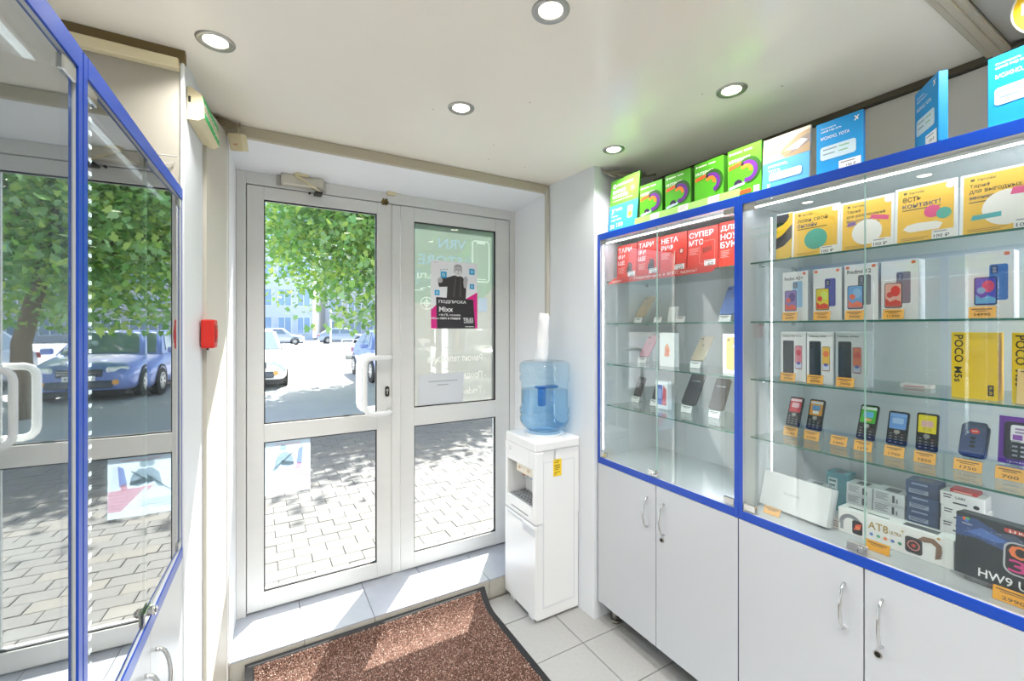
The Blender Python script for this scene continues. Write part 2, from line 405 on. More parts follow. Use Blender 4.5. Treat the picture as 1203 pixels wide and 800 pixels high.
p.text('+30 ГБ, музыка,', -.106, .076, .145, .016, 'ffffff'); p.text('кино и скидки', -.10, .054, .135, .016, 'ffffff')
p.text('TELE2', .055, .046, .072, .022, 'ffffff'); p.rect(.06, .036, .125, .040, 'ffffff'); p.lines(.07, .014, .06, 1, .004, .003, 'e8e8e8')
p.text('Mixx', -.155, .058, .05, .012, 'ffffff'); p.rect(-.14, .408, -.115, .411, 'c05a90')
p.obj('poster_print', t)
# blank back of a paper notice
t = thing('paper_notice', 'pale paper sheet taped low on right door pane', 'notice', (.98, 2.5725, 1.075))
b = MB(mat('thin_paper', 'd4d8dc', .6)); 
b.prism([(-.154, 0), (.144, -.0), (.149, .192), (-.148, .19)], -.0012, -.0005, 'y'); b.obj('sheet', t)
p = Print(-.0012); p.lines(-.085, .148, .19, 1, .007, .006, 'aab0b6'); p.lines(-.03, .125, .075, 1, .007, .006, 'aab0b6'); p.obj('print', t)
# recruiting style poster low on the left door, printed side outward and showing through pale
t = thing('window_poster', 'pale backlit poster with tricolour and armed figure on lower left door pane', 'poster', (.13, 2.5795, .683))
b = MB(film('backlit_poster_paper', 'dfe9f2', .22, .7)); b.box(-.108, .0045, 0, .107, .0052, .272); b.obj('sheet', t)
def pf(h):
    v = [int(h[i:i+2], 16) for i in (0, 2, 4)]; h = '%02x%02x%02x' % tuple(int(c*.6 + 245*.4) for c in v)  # inks mixed towards white: glare of the daylight behind put into their colour
    return film('backlit_ink_' + h, h, .22, .75)
p = Print(.0047)
p.y = .0040
p.p([(.04, .145), (.098, .13), (.10, .235), (.075, .24), (.05, .225)], pf('f2f4f8')); p.p([(.038, .15), (.066, .142), (.072, .238), (.05, .225)], pf('7f8fd8')); p.p([(.036, .125), (.06, .125), (.064, .15), (.04, .152)], pf('f0909e'))
p.p([(-.035, .135), (.105, .125), (.106, .03), (.06, .03)], pf('f5a0aa'))
for i in range(5): p.rect(.03 + .004*i, .05 + .016*i, .105, .053 + .016*i, pf('fbe6e8'))
p.disc(-.022, .238, .016, pf('8fa0a6'), .017); p.p([(-.055, .19), (-.03, .215), (-.005, .218), (.022, .19), (.03, .15), (.0, .135), (-.035, .15), (-.05, .125), (-.068, .12), (-.062, .155)], pf('8296a0'))
p.p([(-.105, .10), (-.098, .10), (.025, .205), (.02, .212)], pf('66787f')); p.p([(-.03, .15), (.028, .142), (.028, .16), (-.03, .175)], pf('5f7076'))
p.rect(-.06, .275 - .02, .06, .262, pf('f0b8c0')); p.lines(-.10, .07, .10, 4, .005, .006, pf('b9c8d8'))
p.obj('poster_print', t)
# door closer on the frame head
t = thing('door_closer', 'worn silver door closer above left door leaf', 'door closer', (.19, 2.55, 2.282))
b = MB(mat('worn_silver', 'cfcabb', .4, metal=.3, var=.12, scale=30)); b.box(-.095, -.05, 0, .105, 0, .055, bev=.006); b.obj('body', t)
for x0, x1 in ((-.115, -.095), (.105, .122)): b = MB(STEEL); b.box(x0, -.012, -.004, x1, 0, .05, bev=.002); b.obj('mounting_plate', t)
b = MB(IVORY); b.tube([(-.03, -.056, .05), (-.02, -.066, .06), (.03, -.06, .052)], [.012, .016, .006], 8); b.obj('spindle_cap', t)
b = MB(IVORY); b.box(0, -.005, -.004, .125, .005, .004, bev=.001, M=Matrix.Translation((-.025, -.062, .045)) @ Matrix.Rotation(R(30), 4, 'Y')); b.obj('arm', t)
b = MB(DARK); b.box(.06, -.066, -.032, .098, -.005, -.02, bev=.002); b.cyl((.04, -.02, -.022), (.04, -.008, -.022), .006, 8); b.obj('arm_bracket', t)
# sensors
t = thing('door_sensor', 'small cream contact sensor above the door meeting line', 'sensor', (.662, 2.55, 2.326))
b = MB(IVORY); b.box(-.028, -.02, -.012, .022, 0, .012, bev=.004); b.obj('body', t); b = MB(IVORY); b.tube([(.02, -.008, .004), (.04, -.006, .008), (.06, -.004, .006)], .002, 6); b.obj('cable', t)
t = thing('motion_detector', 'cream box detector hanging in the corner left of the doors', 'sensor', (-.075, 2.172, 2.33))
b = MB(IVORY); Mr = Matrix.Rotation(R(-25), 4, 'Z') @ Matrix.Rotation(R(18), 4, 'X'); b.box(-.028, -.028, -.034, .028, .02, .034, bev=.006, M=Mr, seg=2); b.obj('body', t)
b = MB(IVORY); b.tube([(-.005, 0, .03), (.0, -.012, .05), (-.012, -.012, .068), (-.05, -.02, .072), (-.09, -.03, .062)], .0028, 6); b.obj('cable', t)
p = Print(-.0295); p.rect(-.008, -.012, .008, -.006, 'c88a80'); o = p.obj('mark', t); o.rotation_euler = Mr.to_euler()

# ================================================================== CEILING LAMPS
b = MB(STEEL)
b.lathe([(.034, -.002), (.046, -.006), (.050, -.004), (.052, 0), (.050, .002), (.036, .004), (.034, -.002)], n=28, cap=False)
names = {(0, 0): 'recessed downlight nearest the exit sign at left', (1, 0): 'recessed downlight above the left door, second from the sign', (2, 0): 'recessed downlight in the corner above the farther showcase',
         (1, 1): 'large near downlight at top centre of the view', (2, 1): 'recessed downlight above the green packs'}
rim0 = None; lampr = None; lampl = bpy.data.lights.new('downlight_beam', 'AREA'); lampl.shape = 'DISK'; lampl.size = .06; lampl.energy = DOWNLIGHT_POWER; lampl.color = (1, .98, .95); lampl.spread = R(125); lampr = lampl.copy(); lampr.energy = DOWNLIGHT_POWER*1.5
bulbm = emis('lamp_diffuser', 'fff6e6', 14)
for j in range(7):
    for i in range(3):
        x, y = (-.114, .684, 1.481)[i], (1.583, .975, .25, -.4, -1.05, -1.7, -2.35)[j]
        zc = 2.41 if y > .4 else 2.425
        t = thing('ceiling_downlight', names.get((i, j), ('left', 'middle', 'right')[i] + ' downlight of the ' + ('first', 'second', 'third', 'fourth', 'fifth', 'sixth', 'seventh')[j] + ' ceiling row from the doors'), 'lamp', (x, y, zc), group='ceiling downlights')
        if rim0 is None:
            rim0 = b.obj('rim', t)
            mb = MB(bulbm); mb.lathe([(.001, -.004), (.03, -.002), (.034, .001)], n=24, cap=False); dif0 = mb.obj('diffuser', t)
        else:
            child_copy(rim0, t, (0, 0, 0)); child_copy(dif0, t, (0, 0, 0))
        lo = bpy.data.objects.new('lamp_light', lampl if j < 2 else lampr); COL.objects.link(lo); lo.parent = t; lo.location = (0, 0, -.008)

# ================================================================== SHOWCASE CABINETS
def cabinet(label, loc, rz, lead, W_=.79, H=2.045, shelves=(1.795, 1.574, 1.358, 1.140), gm=SHOWG, D=.44, lock='right', group=None, sh_front=.05, dots=False, bar_y=.178, ajar=0):
    t = thing('display_cabinet', label, 'cabinet', loc, rz)
    for x0 in (0, W_ - .016):
        b = MB(WHITE); b.box(x0, .003, .10, x0 + .016, D, H - .001, bev=.0008); b.obj('side_panel', t)
    b = MB(WHITE); b.box(.016, D - .012, .1, W_ - .016, D - .002, H - .004); b.obj('back_panel', t)
    b = MB(WHITE); b.box(.016, .003, H - .034, W_ - .016, D - .012, H - .001); b.obj('top_panel', t)
    b = MB(WHITE); b.box(.016, .003, .835, W_ - .016, D - .012, .866); b.obj('middle_panel', t)
    b = MB(WHITE); b.box(.016, .02, .10, W_ - .016, D - .012, .12); b.obj('bottom_panel', t)
    for a in ((0, .834, .0165, H), (W_ - .0165, .834, W_, H)):
        b = MB(BLUE); b.box(a[0], 0, a[1], a[2], .0035, a[3], bev=.0008); b.obj('edge_strip', t)
    for a in ((.0165, H - .034, W_ - .0165, H), (.0165, .834, W_ - .0165, .866)):
        b = MB(BLUE); b.box(a[0], -.0005, a[1], a[2], .0035, a[3], bev=.0008); b.obj('edge_strip', t)
    NAVYE = mat('navy_edge_band', '15224a', .5)
    b = MB(NAVYE); b.box(W_/2 - .006, .0172, .10, W_/2 + .006, .03, .834); b.obj('seam_strip', t)
    for x0 in (0, W_ - .016): b = MB(NAVYE); b.box(x0, .0015, .10, x0 + .016, .003, .834); b.obj('edge_strip', t)
    for z in shelves:
        b = MB(SHELF); b.box(.018, sh_front, z - .006, W_ - .018, D - .02, z)
        b.m(GEDGE); b.box(.018, sh_front - .0012, z - .006, W_ - .018, sh_front, z); sh = b.obj('glass_shelf', t)
        for x in (.024, W_ - .024):
            for y in (.11, D - .1): b = MB(CHROME); b.box(x - .008, y - .006, z - .016, x + .008, y + .006, z - .0065, bev=.001); b.obj('shelf_support', sh)
    for s in (0, 1):
        x0, x1 = ((.0185, W_/2 - .0008), (W_/2 + .0008, W_ - .0185))[s]
        b = MB(gm); b.box(x0, .006, .870, x1, .0108, H - .037); d = b.obj('glass_door', t)
        b = MB(mat('polished_glass_edge', 'a4c4bb', .2)); e = x1 if s == 0 else x0; b.box(e - .0006, .0062, .870, e + .0006, .0106, H - .037); b.obj('polished_edge', d)
        hx = x0 if s == 0 else x1 - .045
        for z in (.873, H - .062):
            b = MB(CHROME); b.box(hx, .0015, z, hx + .045, .015, z + .024, bev=.002); b.obj('hinge_clip', d)
        if s == 0:
            b = MB(CHROME); b.box(x1 - .045, .0, .872, x1 + .012, .0055, .9, bev=.002)
            b.cyl((x1 - .008, .001, .887), (x1 - .008, -.012, .887), .010, 14); b.cyl((x1 - .008, -.012, .887), (x1 - .008, -.016, .887), .006, 12)
            b.m(BLACK); b.box(x1 - .009, -.0165, .882, x1 - .007, -.0158, .892); b.obj('showcase_lock', d)
        if ajar and s == 1: d.matrix_local = Matrix.Translation((W_ - .0185, .008, 0)) @ Matrix.Rotation(R(-ajar), 4, 'Z') @ Matrix.Translation((-(W_ - .0185), -.008, 0))
    for s in (0, 1):
        x0, x1 = ((.002, W_/2 - .0018), (W_/2 + .0018, W_ - .002))[s]
        b = MB(WHITE); b.box(x0, 0, .10, x1, .0165, .832, bev=.0012); d = b.obj('cupboard_door', t)
        hx = W_/2 + (-.05 if s == 0 else .045)
        b = MB(CHROME); b.tube([(hx, .001, .627), (hx, -.006, .629)] + [(hx, -.008 - .022*math.sin(R(a)), .695 - .066*math.cos(R(a))) for a in range(10, 171, 16)] + [(hx, -.006, .761), (hx, .001, .763)], .0046, 10); b.obj('handle', d)
        if s == (1 if lock == 'right' else 0):
            b = MB(STEEL); b.cyl((hx - .01, .001, .60), (hx - .01, -.004, .60), .0105, 16); b.m(DARK); b.cyl((hx - .01, -.004, .60), (hx - .01, -.0055, .60), .0075, 14); b.box(hx - .011, -.007, .595, hx - .009, -.005, .605); b.obj('cam_lock', d)
    b0 = None
    for x in (.06, W_ - .06):
        for y in (.07, D - .06):
            b = MB(STEEL); b.cyl((x, y, 0), (x, y, .1), .02, 16); b.cyl((x, y, 0), (x, y, .012), .026, 16); b.obj('leg', t)
    # light strips: a bright bar under the top panel and, on the left, an upright row of LED dots inside the glass
    b = MB(PLW); b.box(.03, .036, H - .044, W_ - .03, .060, H - .035)
    b.m(emis('led_bar_%d' % lead, 'f3f7ff', lead)); b.box(.035, .041, H - .0455, W_ - .035, .053, H - .044); b.obj('led_bar', t)
    if not dots:
        for x, dx in ((.016, 1), (W_ - .016, -1)):
            bw = .009 if dx > 0 else .07  # wide right-hand bar is an unseen glow added to fill the showcase
            b = MB(PLW); b.box(min(x, x + .005*dx), bar_y, .90, max(x, x + .005*dx), bar_y + bw, H - .06)
            b.m(emis('led_side_bar', 'f3f7ff', 22) if dx > 0 else emis('added_fill_panel', 'f3f7ff', 13)); b.box(min(x + .005*dx, x + .0065*dx), bar_y + .002, .905, max(x + .005*dx, x + .0065*dx), bar_y + bw - .002, H - .065); b.obj('led_bar', t)
    if dots:
        b = MB(PLW); b.box(.068, .0150, .90, .082, .0165, H - .06)
        b.m(emis('led_dot', 'f4f8ff', 9))
        for i in range(44): z = .93 + i*.0232; b.box(.0705, .0138, z - .0032, .0795, .015, z + .0032)
        b.obj('led_strip', t)
    return t
LEADR = 28
cabinet('farther right showcase beside the wall pier, red packs on its top shelf', (1.56, 1.79, 0), -90, LEADR, bar_y=.016)
cabinet('nearer right showcase holding yellow cards, phone boxes and keypad phones', (1.56, 1.0, 0), -90, LEADR)
lrz = 90 - 2.28
cabinet('left showcase reaching the exit sign pier, empty and reflecting the street', (-.238, .928, 0), lrz, 3, W_=.784, H=1.982, gm=MIRG, shelves=(1.36,), D=.43, sh_front=.2, dots=True, ajar=.75)
cabinet('left showcase cut by the frame edge, nearest the viewer', (-.2695, .142, 0), lrz, 3, W_=.784, H=1.982, gm=MIRG, shelves=(1.36,), D=.43, sh_front=.2, bar_y=.30)

# ================================================================== WATER COOLER
t = thing('water_cooler', 'tall white water dispenser between the doors and the right pier', 'water dispenser', (1.242, 2.23, 0), -90)
# local: x 0 (far, by door) .. .325 (near), y 0 front .. .29 back
Wc, Dc, Hc = .325, .288, .952
GREYP = mat('light_grey_plastic', 'c9ccd0', .4)
b = MB(PLW); b.box(.008, .012, .012, Wc - .008, Dc, .54, bev=.006, seg=2); b.box(.008, .1255, .53, Wc - .008, Dc, .90)
b.box(.008, .04, .53, .028, .13, .90); b.box(Wc - .033, .04, .53, Wc - .008, .13, .90); b.box(.02, .04, .806, Wc - .02, .13, .90); b.box(.02, .04, .53, Wc - .02, .13, .594)
b.box(.04, .012, .0, .09, Dc - .03, .02); b.box(Wc - .09, .012, 0, Wc - .04, Dc - .03, .02); b.obj('body', t)
b = MB(PLW); b.box(0, 0, .895, Wc, Dc + .004, Hc, bev=.012, seg=3); b.lathe([(.105, 0), (.11, .012), (.10, .014), (.085, .006)], (Wc/2 + .005, .158, Hc - .002), cap=False); b.obj('top_cover', t)
# front upper frame with niche opening
b = MB(PLW)
b.box(.0, 0, .565, .03, .05, .897, bev=.004); b.box(Wc - .035, 0, .52, Wc, .05, .897, bev=.004)
b.box(.03, 0, .80, Wc - .035, .05, .897, bev=.003); b.box(.03, 0, .52, Wc - .035, .05, .60, bev=.003); b.box(0, 0, .52, .03, .05, .57, bev=.003); b.obj('front_frame', t)
b = MB(PLW); b.box(.028, .12, .58, Wc - .03, .125, .82); b.box(.028, .03, .595, .032, .125, .82); b.box(Wc - .037, .03, .595, Wc - .033, .125, .82); b.box(.028, .03, .80, Wc - .033, .125, .805); b.obj('niche', t)
b = MB(mat('cream_button_panel', 'ece4d2', .4)); b.box(.075, .03, .735, .245, .12, .79, bev=.006)
b.m(mat('button_orange', 'd8b48c', .4)); b.box(.105, .027, .758, .12, .031, .770); b.box(.195, .027, .758, .21, .031, .770); b.obj('tap_panel', t)
for x, c in ((.115, 'c06a55'), (.205, '6f8fb8')):
    b = MB(PLW); b.cyl((x, .075, .735), (x, .075, .70), .013, 12, .010); b.m(mat('tap_' + c, c, .4)); b.box(x - .012, .050, .715, x + .012, .062, .728, bev=.003); b.obj('tap', t)
b = MB(mat('tray_grey', '9b9ea2', .4)); 
for i in range(9): b.box(.04 + i*.028, .012, .602, .052 + i*.028, .115, .606)
for i in range(5): b.box(.036, .014 + i*.023, .6005, Wc - .04, .021 + i*.023, .6045)
b.m(DARK); b.box(.036, .012, .598, Wc - .04, .118, .6)
b.obj('drip_grate', t)
b = MB(mat('tray_shadow_gap', '8b8f93', .5)); b.box(.07, -.001, .542, .25, .003, .549, bev=.001); b.obj('tray_slot', t)
b = MB(PLW)
b.box(0, -.002, .03, Wc, .012, .512, bev=.004, seg=2); dr = b.obj('lower_door', t)
b = MB(GREYP); b.box(.20, -.004, .455, Wc - .004, .006, .498, bev=.003); b.box(.03, -.0045, .49, .20, .004, .505, bev=.003); b.obj('grip', dr)
b = MB(mat('soft_seam_grey', 'd6d9dc', .4)); b.box(Wc - .0075, .05, .07, Wc - .0065, Dc - .03, .84); o = b.obj('side_panel_inset', t)
b = MB(PLW); b.box(Wc - .0075, .056, .076, Wc - .006, Dc - .036, .834, bev=.0006); b.obj('side_panel', t)
b = MB(ink('f6d232')); b.box(Wc - .0062, .115, .755, Wc - .0052, .17, .845); st = b.obj('warning_sticker', t)
b = MB(ink('6d5a10'))
for i, (a, c) in enumerate(((.835, .155), (.826, .15), (.812, .16), (.804, .158), (.796, .16), (.788, .15), (.774, .16), (.766, .14))): b.box(Wc - .0053, .122, a, Wc - .005, c, a + .0035)
b.obj('sticker_print', st)
p = Print(-.0005); p.disc(.06, .865, .010, '9aa4b0'); p.disc(.06, .866, .006, 'eceded')
for i in range(7): p.rect(.262, .818 + .011*i, .266, .822 + .011*i, '9aa4b0')
p.obj('panel_marks', t)
# bottle
WB = glass('blue_bottle_plastic', 'e6f4fc', base=.06)
t = thing('water_bottle', 'big translucent blue water bottle upside down on the dispenser', 'bottle', (1.405, 2.065, .9645))
prof = [(.03, -.006), (.06, .0), (.098, .012), (.125, .035), (.139, .06), (.141, .082), (.136, .09), (.136, .10), (.141, .108), (.141, .13), (.135, .14), (.133, .15), (.133, .275), (.136, .285), (.1415, .292), (.1415, .312), (.136, .32), (.136, .328), (.1425, .338), (.1425, .372), (.136, .388), (.118, .397), (.05, .392), (.001, .39)]
b = MB(WB); b.lathe(prof, n=40, cap=False); b.obj('shell', t)
b = MB(glass('water_in_bottle', 'e0f0fb', base=.03)); q = [(r*.975, z) for r, z in prof if z < .24]; q.append((.13, .235)); q.append((.001, .235)); b.lathe([(.001, -.004)] + q, n=40, cap=False); b.obj('water', t)
b = MB(glass('bottle_grip_blue', 'aed3f3', base=.05)); b.box(-.10, -.105, .16, -.055, -.075, .262, bev=.008); b.box(-.11, -.112, .255, .02, -.06, .27, bev=.006); b.obj('handle', t)
t = thing('cup_sleeve', 'stack of white paper cups in crumpled sleeve standing on blue bottle', 'paper cups', (1.395, 2.085, 1.356))
random.seed(3); rings = []
b = MB(mat('crumpled_white_sleeve', 'edeef0', .5))
nn = 18
for j in range(13):
    z = .275*j/12; lx = .018*math.sin(j/12*1.4); rg = []
    for k in range(nn):
        a = 2*math.pi*k/nn; r = .036 - .004*j/12 + .0035*math.sin(3*a + j*.9) + random.uniform(-.0015, .0015)
        if j == 12: r *= .7
        rg.append(b.bm.verts.new((lx + r*math.cos(a), r*math.sin(a), z + (random.uniform(-.006, .006) if j == 12 else 0))))
    rings.append(rg)
b._fin([b.bm.faces.new((a[k], a[(k+1) % nn], c[(k+1) % nn], c[k])) for a, c in zip(rings, rings[1:]) for k in range(nn)], True); b._fin([b.bm.faces.new(rings[-1]), b.bm.faces.new(rings[0][::-1])])
b.obj('sleeve', t)

# ================================================================== ENTRANCE MAT
t = thing('entrance_mat', 'brown pile doormat with black rubber border at the step', 'doormat', (0, 0, 0))
mx0, mx1, my0, my1 = -.055, 1.105, 1.15, 2.222
def lift(y):
    # the far end of the mat is pushed up against the step
    k = np.clip((np.asarray(y, float) - 2.09)/.132, 0, 1); return .078*k**2.2
def sweep(x0, x1, y0, y1, th, z):
    ys = [y0] + [y for y in np.linspace(2.09, y1, 12) if y > y0 + .001]; b = MB()
    return [(y, float(lift(y)) + z) for y in ys] + [(y, float(lift(y)) + z + th) for y in ys[::-1]]
b = MB(BLACK); b.prism(sweep(mx0, mx1, my0, my1 + .006, .0055, .0005), mx0, mx1, 'x'); b.obj('rubber_backing', t)
b = MB(mat('dark_pile_base', '4a3126', .95, var=.25, scale=120)); b.prism(sweep(mx0 + .035, mx1 - .035, my0 + .035, my1 - .012, .004, .005), mx0 + .035, mx1 - .035, 'x'); b.obj('pile_base', t)
rng = np.random.default_rng(5); n = 52000
px_ = rng.uniform(mx0 + .035, mx1 - .035, n); py_ = my1 - .012 - (my1 - my0 - .047)*rng.random(n)**1.35; zl = lift(py_)
h_ = rng.uniform(.002, .0048, n); an = rng.uniform(0, 6.28, n); wd = rng.uniform(.0020, .0038, n)
tx = rng.normal(0, .0022, n); ty = rng.normal(0, .0022, n)
V = np.zeros((n, 4, 3))
for k in range(3):
    V[:, k, 0] = px_ + wd*np.cos(an + k*2.094); V[:, k, 1] = py_ + wd*np.sin(an + k*2.094); V[:, k, 2] = .0085 + zl
V[:, 3, 0] = px_ + tx; V[:, 3, 1] = py_ + ty; V[:, 3, 2] = .0085 + h_ + zl
base = (np.arange(n)*4)[:, None]
F = np.concatenate([base + [0, 1, 3], base + [1, 2, 3], base + [2, 0, 3]], 1).reshape(-1, 3)
me = bpy.data.meshes.new('pile'); me.from_pydata(V.reshape(-1, 3).tolist(), [], F.tolist())
pm = [mat('pile_brown', '8a6a5e', .9), mat('pile_red_brown', '957264', .9), mat('pile_light_brown', 'cbb5a9', .9), mat('pile_dark', '573f36', .9)]
for q in pm: me.materials.append(q)
me.polygons.foreach_set('material_index', np.repeat(rng.choice(4, n, p=[.42, .27, .13, .18]), 3).astype(np.int32))
o = bpy.data.objects.new('pile', me); COL.objects.link(o); o.parent = t; o['kind'] = 'stuff'

# ================================================================== SIGNS AND BITS ON THE LEFT PIER
t = thing('exit_sign', 'ivory exit lamp with green panel high on the left pier', 'exit sign', (-.203, 1.755, 2.228), 84.5)
b = MB(IVORY); b.prism([(.0, .0), (.0, .105), (-.012, .105), (-.040, .085), (-.046, .05), (-.046, .012), (-.03, .0)], 0, .255, 'x'); b.obj('housing', t)
b = MB(DARK); b.box(-.001, -.01, .055, 0.001, -.003, .075); b.obj('switch', t)
b = MB(emis('exit_green', '1d9a4c', .35)); b.prism([(-.0455, .012), (-.0405, .084), (-.0425, .0845), (-.0475, .012)], .006, .249, 'x'); pn = b.obj('panel', t)
p = Print(0); p.text('ВЫХОД', .02, 0, .20, .045, 'eaf6ee'); o = p.obj('lettering', pn); o.rotation_euler = (-math.atan2(.0055, .072), 0, 0); o.location = (0, -.0472, .022)
t = thing('fire_alarm_button', 'red fire alarm call point on the left pier', 'alarm', (-.184, 1.925, 1.475), 84.5)
b = MB(mat('signal_red', 'd0281e', .35)); b.box(0, -.042, 0, .062, 0, .105, bev=.006, seg=2); b.obj('body', t)
b = MB(mat('dull_red', 'a81f1a', .4)); b.box(.01, -.0445, .02, .052, -.041, .085, bev=.002); b.obj('front_plate', t)
b = MB(mat('signal_red', 'd0281e', .35)); b.box(.02, -.047, .035, .042, -.044, .07, bev=.002); b.obj('push_button', t)
b = MB(BLACK); b.cyl((.012, -.02, -.006), (.012, -.02, 0.002), .004, 8); b.obj('screw', t)
t = thing('loose_wire', 'thin grey wires curling above the left showcase', 'wire', (-.25, 1.69, 2.06))
for q, r in (([(-.10, -.01, -.08), (-.06, -.02, -.02), (-.02, -.02, .01), (.03, 0, .02)], .0022), ([(-.07, -.01, -.08), (-.05, -.03, -.05), (-.02, -.03, -.03), (.02, 0, .0)], .0018), ([(-.11, -.01, -.08), (-.11, -.01, -.03), (-.105, -.01, .02)], .0016)):
    b = MB(mat('wire_grey', '9b9a92', .5)); b.tube(q, r, 6); b.obj('strand', t)
t = thing('wire_bundle', 'tangle of old cables in the ceiling corner by the doors', 'wire', (-.13, 2.16, 2.385))
for k in range(5):
    b = MB(mat('wire_brown', '8a7a60', .6)); b.tube([(-.05 + .01*k, .0, .02), (-.02, -.02 - .008*k, .0 + .004*k), (.02 + .008*k, -.01, .005*k - .01), (.06, .0 - .006*k, .012)], .003, 6); b.obj('strand', t)
t = thing('cable_scrap', 'bunched cables and foil at the top of the right pier', 'wire', (1.60, 1.77, 2.36))
for k in range(5):
    b = MB(mat('foil_grey', '9d9786', .45, metal=.3)); b.tube([(-.02 + .02*k, .01, .03), (.03 + .015*k, -.03 - .01*k, -.01 + .012*(k % 3)), (.09 + .03*k, -.02, .02), (.16 + .03*k, -.05 - .01*k, .03 - .01*(k % 2))], .007, 6); b.obj('strand', t)

# ================================================================== GOODS ON THE RIGHT
def right(X, Y): return (X, Y)
def carton(name, label, cat, X, Yl, w, z, h, d, face, side=None, tilt=0, turn=0, group=None, bev=.0008):
    t = thing(name, label, cat, (X, Yl, z + d*math.sin(R(abs(tilt))) + .0002), -90 + turn, tilt, group)
    b = MB(ink(face)); b.box(0, 0, 0, w, d, h, bev=bev)
    if side:
        b.m(ink(side))
        for s in (0, w): b.box(s - .0003 if s else -.0003, .001, .001, s + .0003, d - .001, h - .001)
    b.obj('carton', t)
    return t
def price_tag(label, X, Y, z, w=.052, h=.036, col='f2b24c', txt=None, tilt=-18, turn=0, stand=False, pt=20, group='price tags in the right showcases'):
    """clear acrylic holder with a card; with stand=True a ledge and back rest carry a phone"""
    t = thing('price_tag', label, 'price tag', (X, Y, z), -90 + turn, 0, group)
    c, s = math.cos(R(tilt)), math.sin(-R(tilt))
    b = MB(ACRY)
    b.prism([(0, 0), (s*h, c*h), (s*h + .0012, c*h), (.0012, 0)], 0, w, 'x')
    if stand:
        b.box(0, s*h, c*h - .0012, w, s*h + .022, c*h); b.box(w*.3, .0, 0, w*.7, .06, .001)
        k = R(pt); bl = .07
        b.prism([(s*h + .016, c*h), (s*h + .016 + bl*math.sin(k), c*h + bl*math.cos(k)), (s*h + .0172 + bl*math.sin(k), c*h + bl*math.cos(k)), (.0172 + s*h, c*h)], w*.25, w*.75, 'x')
        b.prism([(s*h + .016 + bl*math.sin(k), c*h + bl*math.cos(k)), (.075, 0), (.0765, 0), (s*h + .0175 + bl*math.sin(k), c*h + bl*math.cos(k))], w*.3, w*.7, 'x')
    else: b.box(0, 0, 0, w, .02, .001); 
    b.obj('holder', t)
    b = MB(ink(col)); b.box(.001, -.0007, .001, w - .001, -.0002, h - .001); cd = b.obj('card', t); cd.rotation_euler = (R(tilt), 0, 0)
    p = Print(-.0007); dk = '6a4a1c' if col != 'f3f3f1' else '55555a'
    p.lines(.006, h - .006, w - .014, 1, .0028, .002, dk); p.lines(.014, h - .0115, w - .03, 1, .002, .002, dk)
    if txt: p.text(txt, w*.24, .006, w*.56, .0085, dk)
    p.obj('print', cd)
    return t

# ---- on top of the cabinets: tariff packs
ZT = 2.046; XT = 1.60
t = carton('tariff_pack', 'green over blue tariff pack leaning at the pier, leftmost on top', 'box', 1.585, 1.737, .2, ZT, .272, .012, '5fb233', '4a8a2c', tilt=-5)
p = Print(0); p.rect(0, 0, .2, .135, '3f9fe0'); p.disc(.03, .238, .012, 'ffffff'); p.disc(.03, .238, .006, '5fb233'); p.text('МЕГАФОН', .05, .232, .105, .014, 'ffffff')
p.text('БЫЛИНЫЕ', .02, .198, .09, .017, 'ffffff'); p.text('МЕГАСИЛЫ', .02, .172, .105, .017, 'ffffff'); p.rect(.02, .157, .16, .160, 'd8f0c8'); p.disc(.158, .20, .017, 'ef5a4a'); p.disc(.158, .2, .006, 'f7c0d8')
p.text('YOTA', .047, .102, .05, .014, 'ffffff'); p.p([(.02, .118), (.026, .118), (.036, .10), (.03, .095)], 'ffffff'); p.p([(.02, .092), (.025, .089), (.043, .118), (.037, .118)], 'ffffff')
p.text('Собери', .018, .072, .05, .010, 'ffffff'); p.text('свой YOTA', .018, .053, .075, .011, 'ffffff'); p.text('50', .016, .014, .03, .022, 'ffffff'); p.text('100', .062, .018, .045, .022, 'ffffff')
p.rrect(.135, .05, .168, .112, .007, 'f4f0e2'); p.rrect(.14, .056, .163, .083, .005, 'f09a3c'); p.disc(.15, .106, .012, 'cfe6a0', .006)
p.obj('cover_print', t)
def green(lbl, Y, w, h, tail, badge):
    t = carton('tariff_pack', lbl, 'box', 1.597, Y, w, ZT, h, .035, '55b423', '3a7d1e', group='green packs on the farther showcase')
    p = Print(0)
    p.disc(.012, h - .016, .0045, 'ffffff'); p.rect(.02, h - .019, .06, h - .0135, 'e6f6da'); p.rect(.068, h - .019, .10, h - .0135, 'e6f6da')
    p.text('МИНИМУМ' if badge else 'ИНТЕРНЕТ', .008, h - .052, w*.62, .013, 'ffffff')
    cx, cz, r = w*.60, h*.50, w*.30
    p.arc(cx + .004, cz + .003, r*.78, r*1.25, -70 if not tail else -100, 130, '2c5a1c'); p.arc(cx, cz, r*.62, r*1.02, -70 if not tail else -110, 125, '6a2c8e'); p.arc(cx - .004, cz + .004, r*.28, r*.62, -20, 150, 'f0812c'); p.disc(cx - r*.45, cz + r*.75, .006, '2a2233')
    p.p([(.006, h*.60), (.006, h*.68), (w*.42, h*.72), (w*.42, h*.65)], 'e8622c')
    if tail:
        p.p([(.008, h*.205), (.008, h*.26), (w*.52, h*.31), (w*.52, h*.255)], 'c9dcf6'); p.arc(cx - r*.9, cz - r*1.0, r*.1, r*.42, 0, 180, '3b2a4c'); p.rect(.01, h*.15, w*.42, h*.165, 'bfe3a8'); p.rect(.01, h*.10, w*.35, h*.112, 'bfe3a8')
    if badge: p.rrect(w*.22, h*.07, w*.72, h*.15, .006, 'ef5a34')
    p.rect(w - .028, .006, w - .006, .034, 'e8ece4'); p.lines(w - .025, .029, .016, 4, .0025, .003, '8a9a80')
    p.obj('cover_print', t)
